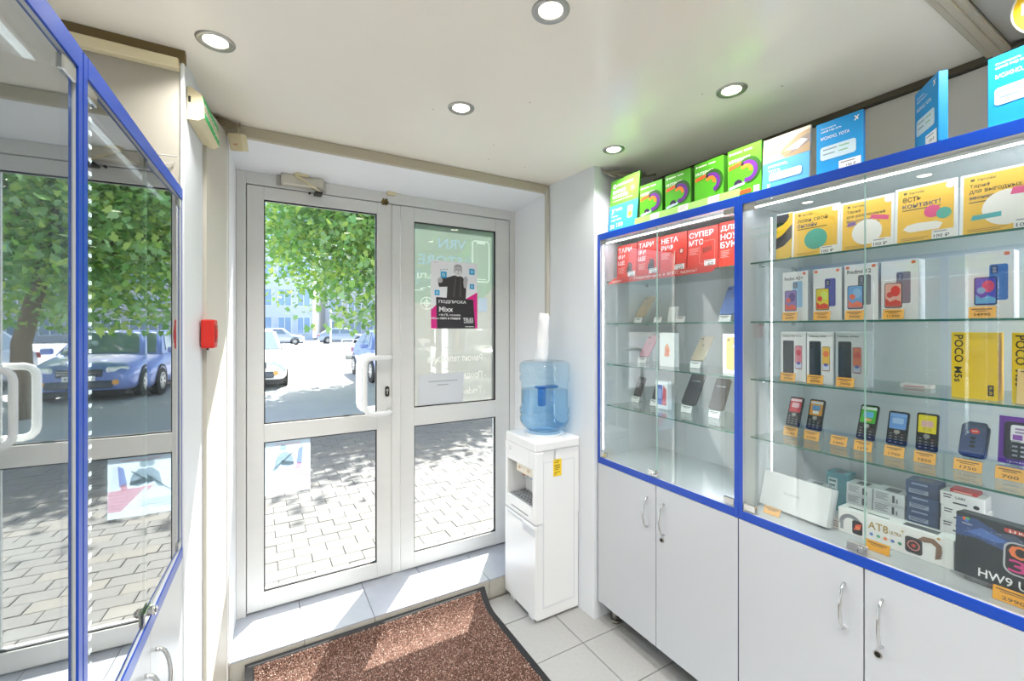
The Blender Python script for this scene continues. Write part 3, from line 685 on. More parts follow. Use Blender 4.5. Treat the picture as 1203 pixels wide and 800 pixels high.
green('green pack with ring, first beside the leaning green-blue pack', 1.527, .136, .187, True, False)
green('green pack with ring, second from the pier end', 1.374, .134, .190, True, False)
green('green pack whose ring has no bluish tag beneath', 1.220, .134, .192, False, False)
green('green pack with orange badge low on its cover, next to the photo pack', 1.068, .134, .194, True, True)
t = carton('shelf_strip', 'long pale green strip along the blue edge under green packs', 'strip', 1.567, 1.535, .535, ZT, .032, .0012, '9ccb6a', tilt=-10)
p = Print(0)
for x in (.10, .255, .40): p.rect(x, .002, x + .05, .031, 'e9e6dc'); p.lines(x + .006, .026, .036, 3, .003, .004, '9a9a90')
p.obj('print', t)
t = carton('tariff_pack', 'blue pack with landscape photo on its upper half', 'box', 1.59, .928, .158, ZT, .186, .010, '58a8e0', 'c9c2b2', tilt=-4)
p = Print(0); p.rect(0, .098, .158, .186, 'd9cdb4'); p.p([(.05, .10), (.158, .098), (.158, .176), (.12, .17), (.09, .15), (.07, .135)], 'a98f6c'); p.p([(.09, .105), (.158, .13), (.158, .16), (.13, .155)], '8a7c74'); p.p([(.0, .098), (.08, .098), (.06, .12), (.02, .125)], 'b9c6d2'); p.p([(.075, .125), (.12, .118), (.15, .14), (.13, .15)], 'cfd8e4')
p.lines(.01, .165, .06, 5, .003, .006, '7d7462'); p.text('МОЖНО,', .02, .075, .068, .012, 'ffffff'); p.text('YOTA', .02, .058, .044, .012, 'ffffff'); p.rrect(.025, .028, .135, .056, .008, 'dfe9ee'); p.lines(.035, .050, .035, 2, .003, .006, '8fa3b0'); p.lines(.085, .050, .035, 2, .003, .006, '9fc08a')
p.p([(.018, .020), (.022, .020), (.03, .008), (.026, .006)], 'ffffff'); p.p([(.018, .006), (.022, .004), (.032, .02), (.028, .02)], 'ffffff'); p.obj('cover_print', t)
def yota(lbl, X, Y, w, h, turn=0, d=.014, tilt=0):
    t = carton('tariff_pack', lbl, 'box', X, Y, w, ZT, h, d, '1d9be0', '0f76b8', turn=turn, tilt=tilt)
    p = Print(0); p.text('Смотрите', .014, h*.86, w*.33, .0065, 'ffffff'); p.text('какой мир есть', .014, h*.80, w*.45, .0085, 'ffffff'); p.text('МОЖНО, YOTA', .014, h*.66, w*.62, .0125, 'ffffff')
    p.rrect(.012, h*.29, w*.86, h*.54, .008, 'cfe4ee'); p.lines(.02, h*.49, w*.3, 2, .0042, h*.06, '8aa2ae'); p.lines(w*.5, h*.49, w*.22, 2, .0042, h*.06, '8fbf9a')
    p.rect(w*.5, .0, w*.96, h*.2, 'eef0f0'); p.text('100 ₽', w*.66, .012, w*.2, .008, '55585c'); p.lines(w*.54, h*.17, w*.3, 1, .003, .003, '8a8d90')
    p.p([(w*.82, h*.93), (w*.85, h*.93), (w*.92, h*.86), (w*.89, h*.85)], 'ffffff'); p.p([(w*.82, h*.85), (w*.85, h*.84), (w*.93, h*.93), (w*.90, h*.93)], 'ffffff'); p.obj('cover_print', t)
yota('plain blue pack beside the landscape photo pack', 1.60, .752, .130, .174)
yota('blue pack turned sideways, standing alone on the cabinet top', 1.66, .519, .13, .184, turn=-52, d=.02)
yota('blue pack cut by the right edge, under the yellow disc', 1.575, .352, .13, .172, turn=-8, d=.02)
t = thing('yellow_sign', 'round yellow disc sign near the ceiling at far right', 'sign', (1.62, .245, 2.325), -90)
b = MB(ink('f6c116')); b.prism([(.075*math.cos(2*math.pi*i/40), .075*math.sin(2*math.pi*i/40)) for i in range(40)], 0, .004, 'y'); b.obj('disc', t)
b = MB(ink('f4ead0')); b.lathe([(.074, -.0005), (.078, -.0005), (.078, .0045), (.074, .0045), (.074, -.0005)], n=40, M=Matrix.Rotation(R(-90), 4, 'X'), cap=False); b.obj('rim', t)
b = MB(STEEL); b.cyl((0, .006, -.07), (0, .006, -.279), .003, 8); b.box(-.03, -.01, -.279, .03, .03, -.276); b.obj('stand', t)
p = Print(0); p.text('Ш', -.06, -.01, .03, .03, 'f4ead0'); p.obj('print', t)

# ---- farther showcase, top shelf: red packs and banner
ZA, ZB, ZC, ZD, ZE = 1.7955, 1.5745, 1.3585, 1.1405, .8665
def red(lbl, Y, w, h, words, pic, price):
    t = carton('sim_pack', lbl, 'box', 1.665, Y, w, ZA, h, .03, 'e23a2a', 'b92a20', tilt=-2, group='red packs on the farther showcase shelf')
    p = Print(0); z = h - .012
    for wd in words: p.text(wd, .008, z - .028, min(.024*len(wd), w - .016), .025, 'ffffff'); z -= .034
    p.lines(.01, z - .006, w*.34, 5, .0024, .004, 'f5b8ae')
    if pic == 'blob': p.p([(w*.5, .04), (w*.8, .035), (w*.78, .085), (w*.66, .09), (w*.52, .065)], '4a2a20'); p.disc(w*.66, .082, .012, '6b3a2a')
    if pic == 'frame': p.frame(w*.42, .03, w*.92, .13, .008, .0022, 'f29a8e'); p.p([(w*.52, .075), (w*.82, .085), (w*.82, .105), (w*.52, .1)], 'a8382c')
    if pic == 'dot': p.disc(w*.82, .105, .013, '8a2a22'); p.disc(w*.82, .105, .009, 'e0c0b8'); p.rect(w*.55, .05, w*.6, .11, 'f0a79c')
    if price: p.rect(w*.58, .012, w*.94, .045, 'efeeec'); p.text('60', w*.7, .017, w*.18, .016, '55504e'); p.lines(w*.61, .042, w*.25, 1, .003, .003, '8a8583')
    p.obj('cover_print', t)
red('red pack with three short lines and dark figure, nearest the pier', 1.757, .140, .190, ['ТАРИ', 'ФИ', 'ЩЕ'], 'blob', True)
red('red pack with three short lines and dark figure, second from the pier', 1.612, .140, .194, ['ТАРИ', 'ФИ', 'ЩЕ'], 'blob', True)
red('red pack with two lines and small round stamp', 1.467, .152, .192, ['НЕТА', 'РИФ'], 'dot', True)
red('red pack with outlined rectangle on its cover', 1.310, .150, .190, ['СУПЕР', 'МТС'], 'frame', True)
red('red pack half hidden by the blue post between showcases', 1.155, .12, .192, ['ДЛЯ', 'НОУТ', 'БУКА'], '', False)
t = thing('shelf_strip', 'slanted red banner strip along the front of the top glass shelf', 'strip', (1.6058, 1.765, 1.780), -90, 0)
b = MB(ink('d8392c')); b.prism([(0, 0), (.62, .0), (.652, .028), (.05, .028)], 0, .0015, 'y'); b.obj('strip', t)
p = Print(0); p.text('Подключись к МТС здесь!', .19, .006, .36, .017, 'f7d8d2'); p.text('здесь!', .035, .004, .07, .013, 'f7d8d2'); p.obj('lettering', t)

# ---- phones
def rphone(name, lbl, X, Y, z, w, h, kind, tilt, turn=0, col='17181c', th=.0085, scr='2f6fd0', roll=0, cat='phone', group=None):
    t = thing(name, lbl, cat, (X, Y, z + th*math.sin(R(abs(tilt)))), -90 + turn, tilt, group)
    if roll: t.rotation_euler.y = R(roll)
    body = mat('phone_' + col, col, .22, metal=.15)
    b = MB(body); b.prism(rr(0, 0, w, h, w*.12, 5), 0, th, 'y'); 
    b.obj('body', t)
    if kind == 'bar':
        b = MB(ink('0d0e12')); b.prism(rr(.002, .002, w - .002, h - .002, w*.1, 5), -.0008, .0004, 'y'); b.obj('front', t)
        p = Print(-.0008); zs = h*.47
        p.rrect(.004, zs, w - .004, h - .006, .003, scr[0]); p.rect(.004, h - .017, w - .004, h - .008, scr[1]); p.rrect(w*.22, zs + (h - zs)*.3, w*.78, zs + (h - zs)*.62, .004, scr[2])
        p.rrect(w*.3, zs + .006, w*.7, zs + .016, .002, scr[3]); p.rect(w*.38, h - .0045, w*.62, h - .003, '55585e'); so_ = p.obj('screen', t)
        b = MB(mat('key_dark', '33363d', .4))
        for r in range(4):
            for c in range(3): b.box(w*.10 + c*w*.28, -.0024, .006 + r*h*.078, w*.10 + c*w*.28 + w*.23, -.0006, .006 + r*h*.078 + h*.052, bev=.0006)
        b.m(STEEL); b.prism(rr(w*.36, h*.335, w*.64, h*.44, .004, 3), -.003, -.0006, 'y'); b.obj('keypad', t)
        p = Print(-.0024)
        for r in range(4):
            for c in range(3): p.rect(w*.17 + c*w*.28, .006 + r*h*.078 + h*.018, w*.26 + c*w*.28, .006 + r*h*.078 + h*.034, 'c8ccd4' if (r, c) not in ((3, 2),) else 'c84a34')
        p.obj('key_marks', t)
    elif kind == 'back':
        b = MB(body); b.prism(rr(w*.07, h*.82, w*.36, h*.95, w*.08, 4), -.0014, 0, 'y'); b.m(BLACK); b.cyl((w*.14, -.0024, h*.885), (w*.14, -.001, h*.885), w*.05, 12); b.cyl((w*.28, -.0024, h*.885), (w*.28, -.001, h*.885), w*.05, 12); b.obj('camera', t)
        p = Print(0); p.disc(w*.5, h*.62, w*.07, '8d8078' if col != '17181c' else '4a4c52', w*.08); p.obj('emblem', t)
    else:
        p = Print(0); p.rrect(.003, .003, w - .003, h - .003, w*.08, '20242c'); p.text('12:45', w*.2, h*.72, w*.6, h*.04, 'c9d2e0'); p.obj('screen', t)
    return t
def on_stand(lbl_tag, name, lbl, Y, w, h, kind, tilt, z, X=1.735, tw=.052, th_=.036, txt=None, tagcol='f2b24c', **k):
    g = k.pop('taggroup', 'price tags in the right showcases')
    price_tag(lbl_tag, X, Y + (tw - w)/2, z, tw, th_, tagcol, txt, stand=True, pt=-tilt, group=g, tilt=-15)
    s = math.sin(R(15))*th_; c = math.cos(R(15))*th_
    return rphone(name, lbl, X + s + .0055, Y, z + c + .0004, w, h, kind, tilt, **k)
P_ = 'keypad_phone'; GK = 'keypad phones on the lower glass shelf'
on_stand('amber price tag under the keypad phone with red screen', P_, 'black keypad phone with red screen, farthest left on its shelf', .93, .047, .112, 'bar', -20, ZD, txt='1190', scr=('c9283a', 'f0d8d8', 'e9b8bc', 'd04a50'), group=GK)
on_stand('amber price tag under the keypad phone with orange screen', P_, 'black keypad phone with orange screen', .858, .049, .112, 'bar', -18, ZD, txt='1590', scr=('f0a33a', 'e8ecf2', '6aa2d8', 'f2f2ee'), group=GK)
price_tag('amber price tag standing with no phone on it', 1.735, .774, ZD, .052, .036, txt='1490')
on_stand('amber price tag under the keypad phone with green screen', P_, 'black keypad phone with bright green screen', .700, .050, .118, 'bar', -22, ZD, X=1.73, txt='1690', scr=('45c02c', 'eef4ee', '6cc0f0', 'f2c27a'), group=GK)
on_stand('amber price tag under the keypad phone with blue screen', P_, 'black keypad phone with pale blue screen', .620, .051, .107, 'bar', -16, ZD, txt='1790', scr=('6f9fe6', '86b0ee', 'a9c8f4', '6f9fe6'), group=GK)
on_stand('amber price tag under the keypad phone with yellow screen', P_, 'black keypad phone with yellow screen', .546, .050, .113, 'bar', -8, ZD, txt='1850', scr=('f2dc1e', 'f2dc1e', 'e8b6b0', 'd9c428'), group=GK)
# navy clamshell phone with red button
price_tag('amber price tag under the navy clamshell phone', 1.745, .461, ZD, .060, .034, txt='1750', stand=True, pt=22)
t = thing('clamshell_phone', 'navy closed clamshell phone with red oval button', 'phone', (1.763, .4555, ZD + .0405), -92, -22)
NAVY = mat('navy_plastic', '24365e', .35)
b = MB(NAVY); b.prism(rr(0, 0, .056, .098, .012, 6), 0, .016, 'y', True); b.box(.01, .001, .094, .05, .016, .104, bev=.003); b.obj('body', t)
b = MB(mat('navy_lid', '2c4070', .3)); b.prism(rr(.003, .003, .053, .088, .011, 6), -.003, .001, 'y'); b.obj('lid', t)
b = MB(mat('signal_red', 'd0281e', .35)); b.prism([(.03 + .010*math.cos(2*math.pi*i/20), .074 + .0075*math.sin(2*math.pi*i/20)) for i in range(20)], -.0055, -.002, 'y'); b.obj('sos_button', t)
b = MB(BLACK)
for z in (.054, .042, .030): b.prism([(.028 + .006*math.cos(2*math.pi*i/14), z + .0042*math.sin(2*math.pi*i/14)) for i in range(14)], -.0042, -.002, 'y')
b.obj('side_buttons', t)
p = Print(-.0055); p.text('SOS', .024, .072, .012, .004, 'ffffff'); p.obj('lettering', t)
t = carton('phone_box', 'purple box with a keypad phone shown on its window, right edge', 'box', 1.766, .376, .075, ZD + .0355, .128, .03, '6a2fa0', '50207c', tilt=-8)
p = Print(0); p.rrect(.010, .014, .07, .114, .010, '2a2638'); p.rrect(.022, .06, .072, .106, .006, 'e8e4ee'); p.lines(.03, .098, .035, 2, .005, .004, '9a86b0'); p.rect(.026, .066, .044, .08, '8a4cb0'); p.rect(.048, .066, .062, .08, '9a64c0')
for r in range(3):
    for c in range(3): p.rect(.026 + .015*c, .022 + .012*r, .036 + .015*c, .027 + .012*r, 'b8b6c4')
p.text('телефон', .016, .004, .04, .005, 'f2ecf8'); p.obj('cover_print', t)
price_tag('amber price tag under the purple phone box', 1.735, .376, ZD, .056, .036, txt='700', stand=True, pt=8)

# ---- nearer showcase, top shelf: yellow cards
t = thing('tariff_card', 'black and yellow striped board at the left of the yellow cards', 'card', (1.664, .9195, ZA), -90, -3)
b = MB(ink('f4c51c')); b.box(0, 0, 0, .0545, .003, .176, bev=.0005); b.obj('board', t)
p = Print(0); p.p([(0, .125), (0, .172), (.040, .172), (.044, .16), (.036, .145), (.02, .132)], '191c26'); p.p([(0, .045), (0, .085), (.02, .095), (.0545, .13), (.0545, .08), (.028, .055)], '16161a'); p.p([(.03, .0), (.0545, .012), (.0545, .0)], '16161a'); p.rect(0, .172, .0545, .176, 'f2f2f0'); p.obj('stripe_print', t)
def ycard(lbl, Y, w, h, head, kind):
    t = thing('tariff_card', lbl, 'card', (1.66, Y, ZA), -90, -3, 'yellow cards on the top shelf')
    b = MB(ink('f4f4f2')); b.box(0, 0, 0, w, .004, h, bev=.0005); b.obj('board', t)
    p = Print(0); m_ = .007
    p.rect(m_, .006, w - m_, h - m_, 'f6c54a'); p.rrect(.02, h - .022, .028, h - .015, .002, '6a5a34'); p.text('билайн', .033, h - .023, .034, .008, '7a6636')
    z = h - .030
    for i, wd in enumerate(head): p.text(wd, .018, z - .013*(1.2 if len(head) < 3 else .9), min(w*.72, .0088*len(wd)*(1.2 if len(head) < 3 else .9)), .0125*(1.2 if len(head) < 3 else .95), '3f4c74' if i == len(head)-1 else '4a4434'); z -= .0185 if len(head) < 3 else .0155
    p.rect(.018, z - .004, w*.75, z - .001, '6a5a34')
    if kind == 0: p.disc(w*.52, .062, .036, '57b09a')
    if kind == 1: p.disc(w*.52, .058, .040, 'f6f3ea'); p.p([(.022, .082), (.022, .094), (.044, .097), (.044, .085)], '8a6aa8'); p.p([(w*.58, .098), (w*.9, .086), (w*.92, .099), (w*.6, .111)], 'e05a86')
    if kind == 2: p.disc(w*.62, .088, .018, 'e0568a'); p.disc(w*.80, .078, .016, '55b09c'); p.p([(.02, .045), (.035, .035), (.10, .035), (.108, .05), (.095, .058), (.05, .06), (.03, .056)], 'f4f1e8')
    if kind == 3: p.disc(w*.55, .066, .046, 'f6f3ea'); p.p([(.022, .042), (.025, .055), (.078, .057), (.078, .044)], '4fb0b4'); p.p([(w*.58, .096), (w*.96, .094), (w*.97, .112), (w*.61, .114)], 'e0568a')
    p.rect(w*.62, .006, w - m_, .032, 'f3f2ee'); p.text('100 ₽', w*.65, .010, w*.24, .010, '55525a'); p.lines(w*.65, .029, w*.2, 1, .003, .003, '9a979c')
    p.lines(.016, .018, w*.45, 2, .002, .0025, 'b98f3a'); p.disc(w - .014, h - .016, .010, 'eef2f4')
    p.obj('card_print', t)
ycard('yellow card with teal circle, first after the striped board', .862, .150, .172, ['лови свой', 'билайн'], 0)
ycard('yellow card with white circle and pink ribbon, second of the row', .711, .142, .165, ['Тариф', 'для развлечений', 'без ограничений'], 1)
ycard('yellow card with pink and teal discs, third of the row', .567, .137, .171, ['есть', 'контакт!'], 2)
ycard('yellow card with white circle and teal ribbon, at the right edge', .425, .16, .170, ['Тариф', 'для выгодных', 'звонков домой'], 3)

# ---- white phone boxes
def phonebox(lbl, Y, z, w, h, brand, art, taglbl, price, d=.05, dots=True, shelfX=1.66, tagx=.012):
    t = carton('phone_box', lbl, 'box', shelfX, Y, w, z, h, d, 'f1f1f3', 'd4d6dc')
    p = Print(0)
    if dots == 2: p.rrect(.004, h - .014, .014, h - .005, .003, 'f07a52')
    if dots: p.rrect(w - .016, h - .014, w - .006, h - .005, .003, 'f07a52')
    if brand: p.text(brand[0], .008, h - .030 if dots else h - .02, brand[1]*w, brand[2], '4a4c54')
    art(p, w, h); p.obj('cover_print', t)
    price_tag(taglbl, shelfX - .028, Y - tagx, z, .052, .032, txt=price, tilt=-12)
    return t
def artx(back, f1, f2, f3, lens='2a2d38', s=1.0, dx=0.):
    def f(p, w, h):
        p.rrect(w*(.42 + dx), h*.27, w*(.80 + dx), h*.80, .005, back); p.rrect(w*(.45 + dx), h*.66, w*(.60 + dx), h*.78, .004, lens); p.disc(w*(.525 + dx), h*.74, .004, '8a92a8'); p.disc(w*(.525 + dx), h*.695, .004, '8a92a8')
        p.rrect(w*(.10 + dx), h*.20, w*(.58 + dx), h*.62, .005, '1c1e26'); p.rrect(w*(.12 + dx), h*.215, w*(.56 + dx), h*.61, .004, f1)
        p.disc(w*(.40 + dx), h*.48, w*.13, f2, h*.09); p.p([(w*(.13 + dx), h*.225), (w*(.55 + dx), h*.225), (w*(.55 + dx), h*.30), (w*(.4 + dx), h*.34), (w*(.25 + dx), h*.30), (w*(.13 + dx), h*.37)], f3); p.disc(w*(.25 + dx), h*.42, w*.09, f3, h*.05)
    return f
phonebox('white box showing pale blue phone, first on its shelf', .893, ZB, .085, .176, ('Redmi A2+', .72, .012), artx('9cc4e8', '8a70b8', '5a3a8a', 'e85a3a'), 'amber price tag before the box with pale blue phone', '6490')
phonebox('white box showing violet phone and red-yellow screen', .790, ZB, .085, .176, None, artx('5a5fae', 'e6d23a', 'd8e86a', 'e8482c'), 'amber price tag before the box with violet phone', '7990', dots=2)
phonebox('white box showing grey phone with four lenses and blue-orange screen', .697, ZB, .090, .179, ('Redmi 12', .72, .013), artx('7a7f86', '6fa8e0', '8fc0ea', 'ef7a5a', '5a5e66'), 'amber price tag before the box with grey four-lens phone', '9990', dots=2)
phonebox('white box showing mauve-grey phone and red bloom screen', .599, ZB, .088, .178, None, artx('8f8a98', 'f0b8a8', 'e84a44', 'e05a50', '6a6678'), 'amber price tag before the box with the red bloom screen', '11990')
phonebox('white box showing bright blue phone with swirling screen, apart at right', .414, ZB, .088, .176, None, artx('3f78c8', '4a4fc0', 'e0486a', '6ab0e0', '24407a', dx=.10), 'amber price tag before the separate box with swirling screen', '14990')
def artg(c1, f1, f2):
    def f(p, w, h):
        p.rrect(w*.10, h*.14, w*.54, h*.82, .004, c1); p.rrect(w*.12, h*.15, w*.30, h*.80, .003, '3a3f4a'); p.disc(w*.18, h*.76, .004, '0c0d10'); p.disc(w*.18, h*.70, .004, '0c0d10')
        p.rrect(w*.58, h*.25, w*.86, h*.72, .004, '17181e'); p.rrect(w*.59, h*.26, w*.85, h*.71, .003, f1); p.disc(w*.72, h*.58, w*.1, f2, h*.06); p.rect(w*.60, h*.27, w*.84, h*.38, 'd0d8f0'); p.disc(w*.72, h*.37, w*.08, '6a62b0', h*.03)
    return f
phonebox('white box showing dark slate phone, first of three on the middle shelf', .899, ZC, .085, .177, ('Galaxy A03 Core', .74, .008), artg('2a3340', 'e88a9a', 'd8485a'), 'amber price tag before the slate phone box', '7990', dots=0)
phonebox('white box showing greenish black phone, second of three on the middle shelf', .811, ZC, .084, .177, ('Galaxy A04', .62, .008), artg('1f2a2e', 'f0c24a', 'f07a3a'), 'amber price tag before the greenish black phone box', '8990', dots=0)
phonebox('white box showing plain black phone, third of three on the middle shelf', .723, ZC, .085, .178, ('Galaxy A04e', .68, .008), artg('23262a', 'ef7a4a', 'e0503a'), 'amber price tag before the plain black phone box', '7490', dots=0)
t = thing('clear_sleeve', 'clear plastic sleeve standing around the third dark phone box', 'sleeve', (1.655, .728, ZC), -90)
b = MB(ACRY); b.box(.0, -.0005, 0, .095, 0.0002, .178); b.box(.095, 0, 0, .0955, .05, .178); b.obj('sheet', t)
def poco(lbl, Y):
    t = carton('phone_box', lbl, 'box', 1.66, Y, .088, ZC, .179, .05, 'f3cc1a', 'd3a412')
    p = Print(0); p.text('POCO', .006, .172, .075, .018, '26231a', vert=True); p.text('M5s', .006, .085, .042, .015, '26231a', vert=True)
    p.rect(.070, .012, .081, .040, '26231a'); p.text('5.0', .073, .037, .022, .005, 'f3cc1a', vert=True); p.p([(.03, .10), (.06, .12), (.062, .124), (.05, .115)], 'e0b810'); p.obj('cover_print', t)
poco('yellow phone box with sideways lettering, whole one of two', .441)
poco('yellow phone box with sideways lettering, cut by the right edge', .3285)
t = price_tag('pale card leaning on the cut yellow phone box', 1.64, .318, ZC, .05, .09, 'ecc98a', tilt=-8)
t = carton('flat_box', 'low clear tray with red print on the shelf between phone boxes', 'tray', 1.80, .60, .075, ZC, .012, .04, 'd8d2d4')
p = Print(0); p.rect(.01, .003, .06, .006, 'b85a5a'); p.obj('print', t)

# ---- floor of the nearer showcase
t = thing('white_gift_box', 'large flat white box leaning on edge at lower left of nearer showcase', 'box', (1.665, 1.0 - .018, ZE + .0115), -90 - 4, -16)
b = MB(ink('eeeef0')); b.box(.0, 0, .0, .238, .028, .128, bev=.0012); b.obj('carton', t)
b = MB(ink('d9dade')); b.box(.0, .0285, .0, .238, .04, .127, bev=.001); b.obj('base_half', t)
p = Print(0); p.text('HUAWEI', .085, .06, .055, .009, 'c3c6cc'); p.obj('lettering', t)
price_tag('amber price tag flat under the leaning white box', 1.615, .94, ZE, .06, .03, tilt=-30)
t = carton('small_box', 'small pinkish white carton peeking out behind the leaning white box', 'box', 1.70, .752, .03, ZE, .035, .09, 'e9e2de')
p = Print(0); p.lines(.004, .028, .02, 3, .004, .004, 'b09a94'); p.obj('print', t)
def stack(lbls, X, Y, w, d, z, hs, face, side, dress, turn=0, name='accessory_box', group=None):
    zz = z
    for i, (h, l) in enumerate(zip(hs, lbls)):
        t = carton(name, l, 'box', X + (.004 if i % 2 else 0), Y + (.002 if i % 2 else -.001), w, zz, h - .0004, d, face, side, turn=turn + (1.5 if i % 2 else 0), group=group)
        p = Print(0); dress(p, w, h); p.obj('label_print', t)
        if i == len(hs) - 1:
            b = MB(ink('6d7076')); b.box(w*.3, d*.2, h - .0004, w*.75, d*.75, h - .0001); b.obj('top_label', t)
        zz += h
    return zz
def d_white(p, w, h): p.lines(.006, h - .007, w*.45, 5, h*.055, h*.07, '8a8d92'); p.rect(w*.62, h*.2, w*.70, h*.8, '55585e'); p.rect(w*.75, h*.2, w*.8, h*.55, '8a8d92')
def d_teal(p, w, h): p.rect(w*.1, h*.35, w*.55, h*.85, 'd6e4e6'); p.lines(w*.14, h*.8, w*.34, 3, h*.05, h*.07, '5a7a80')
def d_blue(p, w, h): p.lines(w*.18, h*.85, w*.5, 1, h*.12, h*.1, '8fa0bc'); p.rect(w*.1, h*.12, w*.7, h*.42, '9aa8bd'); p.lines(w*.14, h*.38, w*.5, 2, h*.06, h*.06, '55647e')
def d_face(p, w, h): p.lines(w*.08, h*.85, w*.2, 2, h*.08, h*.1, '4a4a4e'); p.text('LARS', w*.36, h*.6, w*.22, h*.18, '3a3a3e'); p.rect(w*.3, h*.25, w*.62, h*.36, '3a3a3e'); p.disc(w*.82, h*.32, w*.07, '22242a', h*.14)
stack(['teal accessory carton with white label at back left of the lower shelf', ][:1], 1.87, .845, .066, .07, ZE, [.14], '5f9aa6', '4a828e', d_teal)
stack(['grey carton lying at the back in front of the teal one', 'grey carton with dark window lying on the back left pile'], 1.82, .90, .075, .05, ZE, [.05, .04], 'c9ced2', 'aab0b6', d_white)
stack(['white charger carton at the bottom of the left white pile', 'white charger carton in the middle of the left white pile', 'white charger carton on top of the left white pile'], 1.86, .775, .078, .07, ZE, [.042, .04, .038], 'e4e5e6', 'bfc2c6', d_white)
stack(['white charger carton at the bottom of the pile beside the navy one', 'white charger carton in the middle of the pile beside the navy one', 'white charger carton on top of the pile beside the navy one'], 1.855, .692, .084, .075, ZE, [.042, .041, .041], 'e2e3e5', 'bfc2c6', d_white)
stack(['navy carton at the bottom of the navy pile', 'second navy carton from the bottom of the navy pile', 'third navy carton from the bottom of the navy pile', 'navy carton on top of the navy pile'], 1.86, .604, .080, .07, ZE, [.044, .045, .046, .046], '3f5478', '2f4060', d_blue)
stack(['white earphone carton at the bottom beside the navy pile', 'second white earphone carton beside the navy pile', 'third white earphone carton beside the navy pile', 'white earphone carton on top beside the navy pile'], 1.855, .518, .098, .065, ZE, [.043, .043, .043, .043], 'e9e7e4', 'c6c3c0', d_face)
t = carton('accessory_box', 'flat red lidded carton lying on the white earphone cartons', 'box', 1.87, .50, .06, ZE + .1724, .010, .05, 'c22a2a', '8f1f1f')
p = Print(0); p.rect(.008, .002, .05, .006, 'e8a8a0'); p.obj('print', t)
t = carton('accessory_box', 'red carton standing behind the dark watch box', 'box', 1.74, .39, .08, ZE, .135, .03, 'b81f22', '8f1618')
p = Print(0); p.rect(.01, .11, .07, .12, 'f0e0e0'); p.obj('print', t)
# long white smart watch box
t = carton('watch_box', 'long white smart watch box with two watches and gold lettering', 'box', 1.69, .727, .283, ZE, .082, .06, 'f3f2f0', 'b9babd', turn=0)
p = Print(0); w, h = .283, .082
p.arc(.035, .035, .020, .032, 20, 190, '8a8c92', 14); p.rect(.006, .012, .015, .04, '9a9ca2'); p.rrect(.040, .008, .068, .052, .006, '1c1e22'); p.p([(.044, .02), (.062, .026), (.066, .045), (.05, .04)], 'e8563a'); p.disc(.056, .03, .006, 'f08a5a')
p.text('AT8', .083, .042, .052, .024, 'b89a4a'); p.text('ULTRA', .138, .046, .030, .010, 'a98f4a')
for i, c in enumerate(('5a8ad0', '5ab08a', 'e8783a', '4a7ac0', '3aa078')): p.disc(.092 + i*.018, .026, .0048, c)
p.rrect(.176, .010, .216, .058, .008, '3a3b40'); p.rrect(.180, .014, .212, .054, .006, '141518'); p.disc(.196, .034, .015, 'd88a80'); p.disc(.196, .034, .012, '3a2226'); p.disc(.196, .034, .005, 'c84a3a')
p.p([(.206, .058), (.218, .070), (.242, .072), (.258, .058), (.26, .040), (.255, .020), (.244, .014), (.246, .05), (.236, .058), (.22, .054)], '8a6a52')
for i in range(5): p.p([(.247 + .001*i, .018 + .008*i), (.259, .022 + .008*i), (.259, .024 + .008*i), (.247 + .001*i, .0205 + .008*i)], '5f4634')
p.p([(.222, .020), (.236, .024), (.238, .052), (.228, .05)], 'f6f6f4'); p.disc(.17, .066, .003, 'c9b46a'); p.disc(.252, .077, .004, 'c9a24a')
p.obj('cover_print', t)
b = MB(ink('55565a')); b.box(.02, .02, .0819, .06, .03, .0824); b.box(.075, .018, .0819, .13, .026, .0824); b.box(.165, .015, .0819, .245, .045, .0824); b.obj('top_print', t)
price_tag('bright amber price tag before the long white watch box', 1.625, .628, ZE, .062, .032, 'f2a91c', tilt=-14, turn=0)
# dark watch box
t = carton('watch_box', 'dark blue smart watch box with colourful digits, lower right corner', 'box', 1.655,   .434, .196, ZE + .012, .162, .05, '16242c', '0c1418', tilt=-5, turn=-4)
b = MB(ACRY); b.box(.02, .0, -.0125, .2, .05, -.0005); b.obj('plinth', t)
p = Print(0); w, h = .196, .162
p.p([(0, .10), (.0, .15), (.04, .155), (.10, .125), (.16, .11), (.16, .098), (.09, .095), (.04, .105)], '2a4a80'); p.p([(.02, .115), (.05, .135), (.10, .118), (.08, .108)], '4a70b8'); p.p([(.06, .13), (.12, .122), (.15, .118), (.11, .14)], '43506a')
for i in range(26): p.disc(.01 + .14*random.random(), .09 + .06*random.random(), .0008, 'cfe0f8', n=6)
p.disc(.018, .148, .005, 'e06a3a'); p.disc(.024, .150, .004, '4ab060'); p.disc(.022, .144, .004, '4a7ad0'); p.text('Wear', .012, .134, .022, .004, 'd8dce4')
p.rrect(.092, .150 - .006, .20, .154, .004, 'c8402c'); p.text('2.3 INCH', .10, .1455, .045, .006, 'ffffff')
p.rrect(.092, .042, .21, .124, .02, 'b9bcc2'); p.rrect(.096, .046, .206, .120, .017, '0c0e12')
p.text('02', .101, .084, .085, .033, 'f07a3a'); p.text('2', .145, .084, .04, .033, '3ab87a'); p.text('34', .101, .050, .085, .031, 'd83a8a'); p.text('4', .147, .050, .04, .031, '5a7af0')
p.text('HW9 Ultra', .048, .010, .13, .022, 'f4f6f8'); p.obj('cover_print', t)
price_tag('bright amber price tag before the dark watch box', 1.605, .352, ZE, .07, .036, 'f2a91c', txt='2990', tilt=-12)

